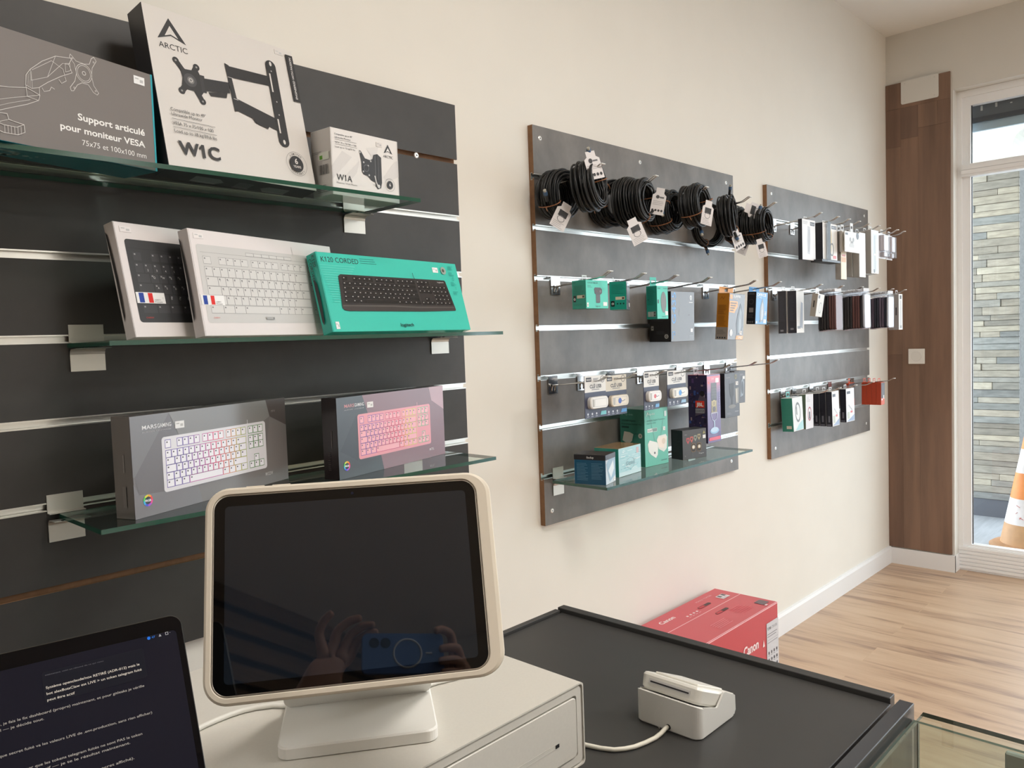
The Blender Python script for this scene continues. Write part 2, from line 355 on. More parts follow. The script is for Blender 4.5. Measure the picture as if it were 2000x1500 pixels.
# white shop-front frame with glass
FR = mat('frame_white', (248, 249, 250), .35)
y1 = -4.15
m = MB()
m.box(4.905, y1, 0.0005, 4.965, -.3451, .139)
for k in range(6): m.box(4.9, y1, .012 + .021 * k, 4.906, -.346, .028 + .021 * k)
m.box(4.905, -.3680, .139, 4.965, -.3451, 2.654); m.box(4.905, y1, 2.62, 4.965, -.368, 2.654)
m.box(4.915, -.408, .139, 4.96, -.368, 2.62); m.box(4.915, y1, 2.574, 4.96, -.408, 2.62); m.box(4.915, y1, .139, 4.96, -.408, .15)
m.box(4.893, y1, 2.19, 4.962, -.3682, 2.2565); m.box(4.889, y1, 2.203, 4.8935, -.369, 2.2245); m.box(4.889, y1, 2.2265, 4.8935, -.369, 2.2475)
for yy in (-2.05, -3.1): m.box(4.905, yy - .035, .15, 4.965, yy + .035, 2.574)
m.box(4.905, y1 - .009, 0.0005, 4.965, y1, 2.654)
fr = struct('window_1', m, FR)
m = MB(); m.box(4.936, y1, .15, 4.942, -.408, 2.19); m.box(4.936, y1, 2.2565, 4.942, -.408, 2.574); m.build('pane', PANE, fr)
m = MB()
for z0, z1 in ((.15, 2.19), (2.2565, 2.574)): m.box(4.933, -.4115, z0, 4.945, -.408, z1)
m.build('seal', BLACK, fr)
m = MB(); m.box(4.99, y1, 2.515, 5.03, -.35, 2.66, (96, 100, 106)); m.box(4.98, y1, 2.49, 5.04, -.36, 2.515, (60, 64, 72)); m.box(5.0, y1, 2.445, 5.02, -.35, 2.49, (170, 188, 200))
rnd = random.Random(3)
for k in range(9): m.box(4.9885, -.45 - .07 * k, 2.55 + rnd.uniform(-.01, .03), 4.991, -.44 - .07 * k, 2.562 + rnd.uniform(-.005, .03), (200, 200, 196))
tag(m.build('roller_shutter', mat('shutter_grey', rough=.5, attr=True)), 'dark grey roller shutter bottom bar outside above the glass shop front', 'shutter')

# ------------------------------------------------------------------ outside: porch floor, stone wall, arcade, cone
m = MB(); m.box(4.966, -9, -.06, 14, 2, .04); struct('ground', m, mat('porch_tiles', (158, 162, 168), .5, noise=((3, 40, 1), .12, 4)))
XS = 6.2
m = MB(); m.box(XS + .012, -.386, .04, XS + .4, .8, 2.42, (110, 110, 108)); rnd = random.Random(11); z = .165
pal = [(150, 146, 136), (132, 132, 128), (172, 163, 145), (118, 126, 130), (188, 180, 162), (140, 142, 140), (160, 152, 138), (104, 112, 118), (146, 140, 128), (126, 122, 114)]
while z < 2.40:
    hgt = rnd.uniform(.036, .056); y = -.386
    while y < .7:
        L = rnd.uniform(.09, .42); d = rnd.uniform(0, .014); cc = rnd.choice(pal); j = rnd.uniform(.94, 1.06)
        m.cbox(XS - d, y, z, XS + .014, min(y + L, .75) - .0015, z + hgt - .0015, .003, tuple(min(255, (q * .55 + v_ * .45) * j) for q, v_ in zip(cc, (152, 145, 132)))); y += L
    z += hgt
tag(m.build('stone_wall', mat('ledge_stone', rough=.85, attr=True, noise=((25, 12, 60), .16, 5))), 'grey and beige stacked ledge stone wall seen outside through the glass', 'stone wall')
m = MB(); m.box(XS - .004, -.39, .0401, XS + .012, .8, .163); tag(m.build('wall_skirting', mat('slate', (84, 88, 96), .5)), 'dark slate skirting strip along the foot of the outdoor stone wall', 'skirting')
m = MB(); prof = [(.9, 2.421), (-.345, 2.421), (-.345, 2.56)] + [(-.345 - .11 * (1 - math.cos(t * pi / 12)), 2.56 + .11 * math.sin(t * pi / 12)) for t in range(1, 7)] + [(-4.6, 2.67), (-4.6, 0.04), (-5.1, .04), (-5.1, 3.6), (.9, 3.6)]
n = len(prof); tri = tessellate_polygon([[Vector((*p, 0)) for p in prof]])
for x in (XS, XS + .4): m.add([(x, *p) for p in prof], [tuple(t) for t in tri])
m.add([(XS, *p) for p in prof] + [(XS + .4, *p) for p in prof], [(i, (i + 1) % n, n + (i + 1) % n, n + i) for i in range(n)])
tag(m.build('plaster_arcade', mat('cream_plaster', (222, 219, 207), .85)), 'cream plastered arcade wall above the outdoor stone wall', 'outdoor wall')
m = MB(); m.box(4.97, -6, 3.02, XS - .001, 2.2, 3.1); tag(m.build('added_soffit', mat('cream_plaster')), 'unseen pale soffit added over the porch to shade the outdoor wall', 'added porch ceiling')  # slab out of view, added to keep sky light off the plaster and stone
cone = thing('traffic_cone', 'scuffed orange and white traffic cone standing outside behind the glass', 'cone', T(5.42, -.592, .0405))
m = MB(); OR, WH = (226, 140, 74), (226, 218, 216)
def cr(z): return .158 - .192 * z
def ring(z, r, n=40): return [(r * math.cos(2 * pi * k / n), r * math.sin(2 * pi * k / n), z) for k in range(n)]
zs = [.035, .16, .31, .46, .60, .70, .735]
m.loft([ring(z, cr(z)) for z in zs], cols=[(196, 150, 106), WH, OR, WH, OR, OR], cap1=True); m.build('cone_body', mat('cone_plastic', rough=.5, attr=True, noise=((9, 9, 9), .09, 5)), cone)
m = MB(); m.loft([ring(z, r) for z, r in ((0, .205), (.022, .208), (.034, .19), (.04, .155))], col=(176, 134, 98), cap0=True, cap1=True); m.build('cone_base', mat('cone_foot', (170, 128, 92), .65, noise=((9, 9, 9), .15, 4)), cone)
rnd = random.Random(5)
for k in range(16):
    z = rnd.choice([rnd.uniform(.18, .30), rnd.uniform(.18, .30), rnd.uniform(.33, .45)]); a = rnd.uniform(2.6, 4.4); L = rnd.uniform(.01, .035); dz = rnd.uniform(-.012, .012)
    m = MB(); m.tube([((cr(z + dz * t) + .0006) * math.cos(a + L * 6 * t), (cr(z + dz * t) + .0006) * math.sin(a + L * 6 * t), z + dz * t) for t in (0, .3, .6, 1)], rnd.uniform(.0008, .0022), 5)
    m.build('scuff_mark', mat('scuff', (196, 92, 84), .6), cone)

# ------------------------------------------------------------------ slatwall panels
PT = -.019
def slatwall(name, label, x0, x1, zt, zb, lam, skip=(), screws=()):
    root = thing(name, label, 'slatwall panel', T(x0, 0, 0)); W_ = x1 - x0
    # profile (y,z) going down the face, with T grooves every 150 mm
    pr = [(-.0004, zb), (-.0004, zt), (PT, zt)]; mi = [1, 1]
    gs = [zt - .15 * k for k in range(1, 8)]
    for g in gs:
        pr += [(PT, g + .006), (PT + .0055, g + .006), (PT + .0055, g + .011), (PT + .0125, g + .011), (PT + .0125, g - .011), (PT + .0055, g - .011), (PT + .0055, g - .006), (PT, g - .006)]
        mi += [0, 1, 1, 1, 1, 1, 1, 1]
    pr += [(PT, zb)]; mi = mi[:1] + [1] + mi[2:] + [0, 1]
    m = MB(); n = len(pr)
    def mi_of(i):
        a, b = pr[i], pr[(i + 1) % n]
        return 0 if abs(a[0] - PT) < 1e-6 and abs(b[0] - PT) < 1e-6 else 1
    m.extrude_x(pr, 0, W_, mi_of, True, 1); m.build('board', [lam, MDF], root)
    for k, g in enumerate(gs, 1):
        if k in skip: continue
        m = MB(); t = .0008
        q = [(PT - .0009, g + .0078), (PT - .0009, g + .0052), (PT + .0053, g + .0050), (PT + .0062, g + .0095), (PT + .0112, g + .0095), (PT + .0112, g - .0095), (PT + .0062, g - .0095), (PT + .0053, g - .0050), (PT - .0009, g - .0052), (PT - .0009, g - .0078)]
        o = [(PT - .0001, g + .0078), (PT - .0001, g + .0061), (PT + .0054, g + .0059), (PT + .0055, g + .0108), (PT + .0122, g + .0108), (PT + .0122, g - .0108), (PT + .0055, g - .0108), (PT + .0054, g - .0059), (PT - .0001, g - .0061), (PT - .0001, g - .0078)]
        for i in range(len(q) - 1): m.add([(-.0006, *q[i]), (-.0006, *q[i + 1]), (W_ + .0006, *q[i + 1]), (W_ + .0006, *q[i])], [(0, 1, 2, 3)])
        for i in range(len(q) - 1):
            for x in (-.0006, W_ + .0006): m.add([(x, *q[i]), (x, *q[i + 1]), (x, *o[i + 1]), (x, *o[i])], [(0, 1, 2, 3)])
        m.build('aluminium_rail', ALU, root)
    for x, z in screws:
        m = MB(); a = [(x - x0 + .0075 * math.cos(k * pi / 10), PT, z + .0075 * math.sin(k * pi / 10)) for k in range(20)]
        b = [(x - x0 + .0055 * math.cos(k * pi / 10), PT - .0016, z + .0055 * math.sin(k * pi / 10)) for k in range(20)]
        c = [(x - x0 + .0022 * math.cos(k * pi / 10), PT - .0016, z + .0022 * math.sin(k * pi / 10)) for k in range(20)]
        d = [(x - x0 + .002 * math.cos(k * pi / 10), PT - .0006, z + .002 * math.sin(k * pi / 10)) for k in range(20)]
        m.loft([a, b, c, d], mis=[0, 0, 1], cap1=True); m.m[-1] = 1; m.build('screw', [mat('screw_steel', (235, 235, 232), .3, .6), BLACK], root)
    return root
X1a, X1b, X2a, X2b, X3a, X3b = .255, 1.46, 1.767, 2.977, 3.277, 4.474
Z1, Z2 = 2.019, 2.0205
slatwall('slatwall_panel', 'dark charcoal slatwall panel nearest on the left wall, holding three glass shelves', X1a, X1b, Z1, .80, DARKLAM, (1, 7), ((1.32, Z1 - .152),))
slatwall('slatwall_panel', 'concrete grey slatwall panel in the middle of the wall, hung with cables and boxes', X2a, X2b, Z2, Z2 - 1.2, GREYLAM, (), ((1.80, 1.985), (2.92, 1.985), (1.80, .862), (2.92, .862), (2.32, 1.985)))
slatwall('slatwall_panel', 'concrete grey slatwall panel farthest along the wall, next to the wood clad corner', X3a, X3b, Z2, Z2 - 1.2, GREYLAM, (), ((3.32, 1.985), (4.42, 1.985), (3.32, .865), (4.42, .865)))

# ------------------------------------------------------------------ glass shelves on clip brackets
S1, S2, S3, SP = 1.7065, 1.4106, 1.1065, .9585
def shelf(label, x0, x1, z, d0=-.036, d1=-.242):
    m = MB(); m.box(x0, d1, z - .008, x1, d0, z)
    for i in (2, 3, 4, 5): m.m[i] = 1
    o = m.build('glass_shelf', [GLASS, GEDGE]); tag(o, label, 'shelf', 'glass shelves')
shelf('top glass shelf on the dark panel, carrying monitor mount cartons', .24, 1.14, S1)
shelf('middle glass shelf on the dark panel, carrying leaning keyboard boxes', .474, 1.385, S2)
shelf('lowest glass shelf on the dark panel, carrying two gaming keyboard boxes', .443, 1.345, S3)
shelf('glass shelf at the bottom of the middle grey panel', 1.786, 2.665, SP)
def bracket(label, x0, z, w=.06):
    root = thing('shelf_bracket', label, 'shelf bracket', T(x0, 0, z), 'glass shelf brackets')
    q = [(-.0205, -.051), (-.0205, -.020), (-.0225, -.0145), (-.027, -.0105), (-.058, -.0092)]
    m = MB()
    for i in range(len(q) - 1):
        (a, b), (c, d) = q[i], q[i + 1]; t = .0012
        m.add([(0, a, b), (w, a, b), (w, c, d), (0, c, d)], [(0, 1, 2, 3)], smooth=False); m.add([(0, a - t, b - t * .3), (w, a - t, b - t * .3), (w, c - t, d - t), (0, c - t, d - t)], [(3, 2, 1, 0)])
        for x in (0, w): m.add([(x, a, b), (x, c, d), (x, c - t, d - t), (x, a - t, b - t * .3)], [(0, 1, 2, 3)])
    m.add([(0, -.0205, -.051), (w, -.0205, -.051), (w, -.0217, -.0513), (0, -.0217, -.0513)], [(0, 1, 2, 3)]); m.add([(0, -.058, -.0092), (w, -.058, -.0092), (w, -.0592, -.0102), (0, -.0592, -.0102)], [(0, 1, 2, 3)])
    m.build('support_plate', STEEL, root)
    m = MB(); m.box(0, -.0216, .001, w, -.0202, .034); m.box(0, -.034, .0004, w, -.0202, .0018); m.box(.006, -.0202, .013, w - .006, -.0135, .0145); m.build('back_clip', STEEL, root)
    m = MB(); m.box(.012, -.0585, -.0091, .016, -.052, -.0081); m.build('rubber_pad', BLACK, root)
bracket('metal clip bracket under the right end of the top glass shelf', 1.089, S1)
bracket('metal clip bracket under the left end of the middle glass shelf', .482, S2)
bracket('metal clip bracket under the right end of the middle glass shelf', 1.342, S2)
bracket('metal clip bracket under the left end of the lowest dark panel shelf', .428, S3)
bracket('metal clip bracket under the right end of the lowest dark panel shelf', 1.235, S3)
bracket('metal clip bracket under the left end of the middle grey panel shelf', 1.806, SP, .05)
bracket('metal clip bracket under the right end of the middle grey panel shelf', 2.585, SP, .05)

# ------------------------------------------------------------------ display hooks
PROTO = {}
def hook_proto():
    root = bpy.data.objects.new('display_hook', None); COL.objects.link(root); root.empty_display_size = .02
    m = MB()                                   # plate hooked into the rail, with two punched slots
    w = .021
    for a in ((-w, -.05, w, -.0455), (-w, -.022, w, .002), (-w, -.0455, -.0125, -.022), (.0125, -.0455, w, -.022), (-.004, -.0455, .004, -.022)): m.box(a[0], -.0235, a[1], a[2], -.0215, a[3])
    m.box(-w, -.0235, .002, w, -.0085, .0036); m.box(-w, -.0100, .0036, w, -.0085, .0085); m.build('hook_plate', CHROME, root)
    m = MB()
    for sx in (-1, 1):
        x = .0065 * sx
        pts = [(x, -.0215, -.040), (x, -.024, -.030), (x, -.030, -.0245), (x, -.040, -.0235), (x, -.12, -.0165), (x, -.195, -.0095), (x, -.205, -.0075), (x, -.228, .0045)]
        m.tube(pts, .0021, 8)
    m.tube([(-.0065, -.0215, -.040), (.0065, -.0215, -.040)], .0021, 8)
    m.build('prongs', CHROME, root)
    m = MB(); m.cbox(-.009, -.236, .0030, .009, -.227, .0062, .001); m.build('tip', mat('tip_white', (232, 232, 230), .3), root)
    return root
def hooks(xs, z, row, panel):
    for i, x in enumerate(xs, 1):
        if 'hook' not in PROTO: o = PROTO['hook'] = hook_proto()
        else: o = copy_tree(PROTO['hook'])
        o.location = (x, 0, z); tag(o, 'chrome hook, %s from the left on the %s rail of the %s panel' % (ORD[i], row, panel), 'hook', 'display hooks on the grey slatwall')
def G(k): return Z2 - .15 * k
R1 = [1.822, 2.092, 2.395, 2.70, 2.905]; R3 = [1.845, 2.015, 2.197, 2.406, 2.738, 2.935]; R5 = [1.819, 1.957, 2.113, 2.284, 2.535, 2.733, 2.905]
Q1 = [3.333, 3.5186, 3.645, 3.765, 3.89, 4.02, 4.165, 4.285, 4.39]; Q3 = [3.327, 3.56, 3.79, 4.01, 4.205, 4.395]; Q6 = [3.392, 3.512, 3.70, 3.92, 4.215]
hooks(R1, G(1), 'top', 'middle'); hooks(R3, G(3), 'third', 'middle'); hooks(R5, G(5), 'fifth', 'middle')
hooks(Q1, G(1), 'top', 'far'); hooks(Q3, G(3), 'third', 'far'); hooks(Q6, G(6), 'sixth', 'far')
# ------------------------------------------------------------------ cartons on the dark panel
INK = (42, 42, 44)
def z0(zs, z, ti, d): return zs + z - min(0, d * math.sin(ti))
# -- grey carton with an articulated monitor arm drawn on it
m, p, fin = carton('monitor_arm_box', 'grey carton with white monitor arm drawing at the left end of the top glass shelf', 'box', (.2691, -.2682, S1 + .0011, .2799, 0, 0, .34, .1674, .0834), (116, 108, 103), {'+x': (0, 150, 162), '-z': (0, 122, 136)})
F = 'front'; LW = (214, 210, 205)
p.rect(F, 336.5, 0, 340, 167.4, (0, 158, 170))
p.text(F, 'Support articulé', 196.1, 57.6, 11, (246, 244, 240), x1=318.5, bold=.022)
p.text(F, 'pour moniteur VESA', 165.7, 37.2, 10.6, (246, 244, 240), x1=318, bold=.022)
p.text(F, '75x75 et 100x100 mm', 200.8, 18.6, 9, (238, 236, 232), x1=319)
p.line(F, [(190, 158.8), (193.5, 156), (199, 150.5), (213, 149.6), (222, 152), (226, 162), (230.5, 165.5), (234.5, 160), (226.5, 147), (224.5, 133), (227.5, 119), (235.5, 109), (232.6, 105.5), (226, 108), (218, 118), (207, 118.4), (199, 113), (192, 102), (188, 101), (186.4, 106), (195, 118), (198.5, 131), (196, 145), (188.5, 154)], .8, LW, True)
p.disc(F, 211.5, 134.5, 14, LW, 28, 13.2, ry=15); p.disc(F, 211.5, 134.5, 11.4, LW, 28, 10.7, ry=12.4); p.disc(F, 211.5, 134.5, 3.4, LW, 16, 2.4)
for x, z in ((193, 153), (229.5, 157), (193, 107), (230, 111)): p.disc(F, x, z, 1.5, LW, 10, .9)
p.line(F, [(192, 152.5), (165, 148), (143, 134), (123.9, 116.7), (116.5, 106), (115, 91), (124, 88), (135.2, 92), (150, 104), (172, 119), (191, 129.5), (186, 141), (192, 152.5)], .8, LW)
p.line(F, [(165, 148), (150, 112), (124, 100), (123.9, 116.7)], .6, LW); p.line(F, [(150, 112), (176, 140), (186, 141)], .6, LW); p.line(F, [(126, 116), (158, 139), (176, 131), (178, 123)], .6, LW)
p.line(F, [(180, 128), (188, 132), (188, 143), (180, 141), (180, 128)], .6, LW); p.line(F, [(140, 93), (143, 88), (152, 92), (155, 98), (160, 96)], .7, LW); p.line(F, [(168, 113), (172, 108), (180, 114), (178, 120)], .7, LW)
for k in range(4): p.line(F, [(117.5 + 2.4 * k, 106 + 2.6 * k), (117.5 + 2.4 * k, 90 - .3 * k)], .5, LW)
p.line(F, [(115, 91), (116, 74), (135, 80.5), (135.5, 92)], .7, LW)
p.line(F, [(0.5, 68), (40, 74), (90, 81), (116, 87), (135.7, 80.7), (133, 72), (115, 62), (92, 52), (70, 42), (40, 33)], .8, LW); p.line(F, [(60, 54), (92, 66), (116, 74), (133, 72)], .6, LW); p.line(F, [(64, 46), (90, 58), (120, 70)], .5, LW)
p.line(F, [(72, 40), (84, 41), (86, 33), (92, 32), (108.1, 30), (108.7, 18.8), (98, 13), (77.5, 12.2), (60, 17), (40, 22)], .8, LW); p.line(F, [(86, 33), (72, 27), (50, 29)], .6, LW); p.line(F, [(108, 30), (97, 24), (78, 23.5), (60, 28)], .7, LW)
for k in range(6): p.line(F, [(79 + 4.8 * k, 23.4 + .9 * max(0, k - 3)), (79 + 4.8 * k, 12.6 + .9 * max(0, k - 3))], .5, LW)
for a in (F, ): p.rect('bottom', 0, 0, 336, 83, (0, 118, 132))
p.line('bottom', [(105, 68), (118, 70), (128, 62), (124, 48), (106, 44), (84, 46)], 9, (150, 176, 178)); p.disc('bottom', 142, 56, 5, (150, 176, 178)); p.disc('bottom', 154, 62, 2.6, (150, 176, 178)); p.disc('bottom', 155, 48, 3, (150, 176, 178)); p.disc('bottom', 168, 50, 1.6, (150, 176, 178))
o = fin(); sticker(o, 302.6, 143.5, 323.6, 157); sticker(o, 5, 150, 12, 156, .0003, 'seal_dot', (190, 186, 180), False)
# -- large white carton with a wall arm
m, p, fin = carton('wall_arm_box', 'tall white carton with a black folding wall arm, tallest box on the top shelf', 'box', (.6118, -.1861, z0(S1, 0, -.1979, .0489) + .0003, .1291, -.1979, 0, .3308, .3081, .0489), (217, 212, 207), {'-x': (40, 40, 43), '-z': (38, 38, 40), '+x': (44, 44, 46)})
WB = (217, 212, 207)
p.poly(F, [(49.6, 292), (21.3, 246.3), (49, 257.3), (77.8, 247.3)], INK); p.poly(F, [(49.6, 277), (36.5, 254.9), (49, 260), (63, 255.2)], WB)
p.text(F, 'ARCTIC', 21.5, 230, 11.4, INK, x1=78.2)
for q in ((50, 211), (91, 208), (52, 153), (92, 141)): p.line(F, [(73, 178), q], 11, INK); p.disc(F, *q, 6.5, INK); p.disc(F, *q, 2, (150, 148, 146), 12)
p.poly(F, [(55, 205), (66, 198), (80, 199), (92, 203), (96, 192), (101, 165), (90, 150), (78, 158), (62, 158), (54, 165), (58, 180)], INK)
p.disc(F, 73, 178, 13, (70, 70, 72)); p.disc(F, 74, 178, 7, (120, 119, 118)); p.disc(F, 74, 178, 4, (200, 198, 196), 16, 2.6)
p.rect(F, 94, 160, 104, 194, (52, 52, 54)); p.poly(F, [(101, 188.9), (157, 194.4), (156, 172), (101, 163.6)], INK); p.poly(F, [(108, 163), (150, 171.5), (146, 160), (112, 156)], INK)
p.poly(F, [(155, 234), (164, 231), (171, 140), (160, 136)], INK); p.poly(F, [(160, 229.5), (254, 233), (256, 212), (160, 206)], INK); p.poly(F, [(163, 166), (254, 143), (257, 116), (166, 139)], INK); p.poly(F, [(196, 136), (238, 124), (232, 115), (204, 122)], INK)
p.line(F, [(157, 206), (168, 206)], 1, (210, 208, 205)); p.line(F, [(162, 163), (172, 162)], 1, (210, 208, 205))
p.rect(F, 254.4, 96, 279.4, 257, INK); p.disc(F, 266.9, 257, 12.5, INK, 28); p.disc(F, 266.9, 96, 12.5, INK, 28)
for q in (262, 94): p.disc(F, 267, q, 3, WB, 14, ry=5)
for q in (246, 180, 152): p.disc(F, 266, q, 1.5, (190, 188, 186), 10)
p.rect(F, 259, 200, 262.5, 240, WB); p.rect(F, 259, 112, 262.5, 142, WB)
p.quad(F, [(311.8, 192.1), (330.4, 192.5), (328.8, 295.4), (310.3, 295.2)][:4], INK); p.text(F, 'ENGINEERED WITH PASSION', 323.5, 198, 5.2, (225, 222, 220), rot=90, bold=.01)
p.text(F, 'Compatible up to 49"', 21.6, 108.4, 6.6, INK, x1=91.7); p.text(F, 'Ultrawide Monitor', 21.5, 99.2, 6.6, INK, x1=83.1); p.rect(F, 21, 93, 108, 93.7, INK)
p.text(F, 'VESA 75 x 75/100 x 100', 20.9, 82, 6.6, INK, x1=102.6); p.rect(F, 21, 77, 108, 77.7, INK); p.text(F, 'Load up to 18 kg/39.6 lbs', 21.6, 67.4, 6.6, INK, x1=106.9)
p.text(F, 'W1C', 25, 28, 25, INK, x1=108, bold=.028)
p.disc(F, 288, 51, 25.8, (120, 118, 116), 40, 25.2); p.disc(F, 288, 51, 17, INK, 32); p.text(F, '6', 288, 51, 12, WB, align='c', bold=.02); p.text(F, 'YEARS', 288, 42.5, 5, WB, align='c', bold=.015)
def arc_text(t, cx, cy, r, cap, col, a0, a1, up=True):
    for i, ch in enumerate(t):
        if ch == ' ': continue
        a = math.radians(a0 + (a1 - a0) * (i + .5) / len(t)); vs, fs, xa, xb = text_mesh(ch, 0.012)[:4]; k = cap / CAP; p.lv += 1
        rot = a - pi / 2 if up else a + pi / 2; pts = []
        for vx, vy in vs:
            q = ((vx - (xa + xb) / 2) * k, vy * k); bx, by = cx + r * math.cos(a), cy + r * math.sin(a)
            pts.append((bx + q[0] * math.cos(rot) - q[1] * math.sin(rot), by + q[0] * math.sin(rot) + q[1] * math.cos(rot)))
        p.raw(F, pts, fs, col)
arc_text('LIMITED', 288, 51, 18.8, 4, INK, 135, 45); arc_text('WARRANTY', 288, 51, 23, 4, INK, 218, 322, False)
p.poly('bottom', [(60, 12), (110, 12), (124, 24), (110, 38), (60, 38)], (120, 120, 122)); p.poly('bottom', [(270, 12), (220, 12), (206, 24), (220, 38), (270, 38)], (120, 120, 122)); p.lines('bottom', 150, 185, 38, 4, 7, 2, (110, 110, 112), .1, 3)
p.lines('left', 8, 40, 130, 3, 6, .8, (120, 120, 122), .5, 4)
o = fin(); sticker(o, 285, 290, 305, 300, .0004, col=(218, 213, 209))
# -- small white carton with a wall bracket
m, p, fin = carton('wall_mount_box', 'small white carton with a black wall bracket, right end of the top shelf', 'box', (.9569, -.1774, S1 + .0003, .0725, 0, 0, .1877, .1388, .0672), (226, 222, 218), {'-x': (214, 210, 206)})
p.poly(F, [(.5, 59), (29, 93.7), (55, 84), (10, 40), (.5, 30)], (214, 210, 207)); p.poly(F, [(38, 45.5), (76.9, 82), (66, 52), (50, 36)], (216, 212, 209)); p.poly(F, [(140.6, 51.9), (176.4, 91.8), (187, 96), (187, 60), (160, 46)], (214, 210, 207)); p.poly(F, [(95, 110), (130, 118), (120, 80)], (218, 214, 211))
p.poly(F, [(157.8, 127.6), (144.9, 107), (157.5, 111.4), (170.6, 107.2)], INK); p.poly(F, [(157.7, 120), (151.5, 110.4), (157.5, 113), (164, 110.5)], (226, 222, 218)); p.text(F, 'ARCTIC', 143.3, 97.4, 5.8, INK, x1=171.8)
p.text(F, 'Compatible up to 49"', 10.3, 124.8, 3.6, INK, x1=58.2); p.text(F, 'Ultrawide Monitor', 10.8, 118, 3.6, INK, x1=53.1); p.rect(F, 10.5, 115.2, 69, 115.7, INK); p.text(F, 'VESA 75 x 75/100 x 100', 10.7, 107.8, 3.6, INK, x1=67.8); p.rect(F, 10.5, 105, 69, 105.5, INK); p.text(F, 'Load up to 15 kg/33 lbs', 10.4, 98.4, 3.4, INK, x1=64)
p.text(F, 'W1A', 11.6, 31, 13.4, INK, x1=52.3, bold=.006); p.text(F, 'Monitor Wall Mount', 10.8, 24, 3.4, (110, 110, 110), x1=65.5)
p.poly(F, [(75, 102.5), (79.5, 101), (90, 87), (104, 85), (111.9, 89), (114.2, 98), (125.7, 101.5), (136.6, 95), (136, 40), (132.8, 28), (124, 24.5), (117, 31), (118, 38), (105, 42), (96, 50), (84.4, 52), (80.2, 58), (79.9, 78), (76, 96)], INK)
for q in ((77, 98), (86, 78), (106, 83), (84, 58), (100, 52), (98, 72), (113, 33)): p.disc(F, *q, 2, (190, 188, 186), 10)
p.rect(F, 117, 42, 119, 96, (96, 96, 98)); p.rect(F, 125, 45, 127, 98, (80, 80, 82)); p.line(F, [(116, 52), (119, 40), (124, 30)], 3, (205, 203, 200)); p.disc(F, 126, 31, 4, (205, 203, 200)); p.disc(F, 92, 66, 8, (84, 84, 86), 18, 6)
p.disc(F, 159, 38, 14.3, (120, 118, 116), 32, 13.7); p.disc(F, 159, 38, 9, INK, 24); p.text(F, '6', 159, 35, 7, (226, 222, 218), align='c', bold=.02)
p.lines('left', 6, 40, 93, 3, 2, .8, (130, 130, 130), .1, 2); p.rect('left', 28, 74, 62, 90, (222, 226, 214)); p.rect('left', 30, 76, 40, 84, (96, 160, 50)); p.lines('left', 20, 62, 22, 3.4, 5, 1, (110, 110, 110), .4, 6)
for k in range(11): p.rect('left', 27 + k * 3, 44, 27 + k * 3 + (1 + k * 7 % 3 * .6), 64, (70, 70, 72))
p.rect(F, 0.4, 0, 1, 138, (170, 166, 163)); p.rect(F, 182.4, 1, 183, 138, (150, 147, 144))
o = fin(); sticker(o, 124, 118, 141, 128, .0004, col=(222, 217, 213))

def std_rows(x, p_, ys, g=1.3):
    r = [(ys[0][0], ys[0][1], krow(x, [1, -1, 1, 1, 1, 1, -.5, 1, 1, 1, 1, -.5, 1, 1, 1, 1, -.35, 1, 1, 1], p_, g))]
    nav = [-.35, 1, 1, 1]
    r.append((*ys[1], krow(x, [1] * 13 + [2] + nav, p_, g))); r.append((*ys[2], krow(x, [1.5] + [1] * 12 + [1.5] + nav, p_, g)))
    r.append((*ys[3], krow(x, [1.75] + [1] * 12 + [1.25], p_, g))); r.append((*ys[4], krow(x, [1.25] + [1] * 11 + [2.75] + [-1.35, 1], p_, g)))
    r.append((*ys[5], krow(x, [1.65, 1.45, 1.5, 5.05, 1.3, 1.05, 1.1, 1.9][:8] + nav, p_, g)))
    return r
def flag_label(o, x0, z0_, x1, z1):
    mb = MB(); mb.box(x0 / 1000, -.0008, z0_ / 1000, x1 / 1000, -.0001, z1 / 1000, (240, 240, 240)); q = Pen(mb, 1, 1, 1); q.lv = 14; w = x1 - x0; h = z1 - z0_
    q.rect(F, x0 + .09 * w, z0_ + 1, x0 + .26 * w, z1 - 1, (38, 70, 160)); q.rect(F, x0 + .41 * w, z0_ + 1, x0 + .57 * w, z1 - 1, (224, 44, 40)); q.text(F, 'AZERTY', x0 + .62 * w, z0_ + h * .26, 2.6, (90, 90, 90), x1=x0 + .84 * w); q.text(F, 'Français', x0 + .62 * w, z0_ + h * .08, 2.4, (90, 90, 90), x1=x0 + .88 * w)
    return mb.build('flag_label', PAPER, o)
def slot_pic(p, h, col):          # keyboard seen edge-on, printed on the left flap
    p.poly('left', [(3, h * .93), (7, h * .9), (10, h * .74), (12, h * .55), (12.5, h * .36), (11, h * .2), (7, h * .15), (6, h * .3), (6.5, h * .5), (5, h * .68)], col)
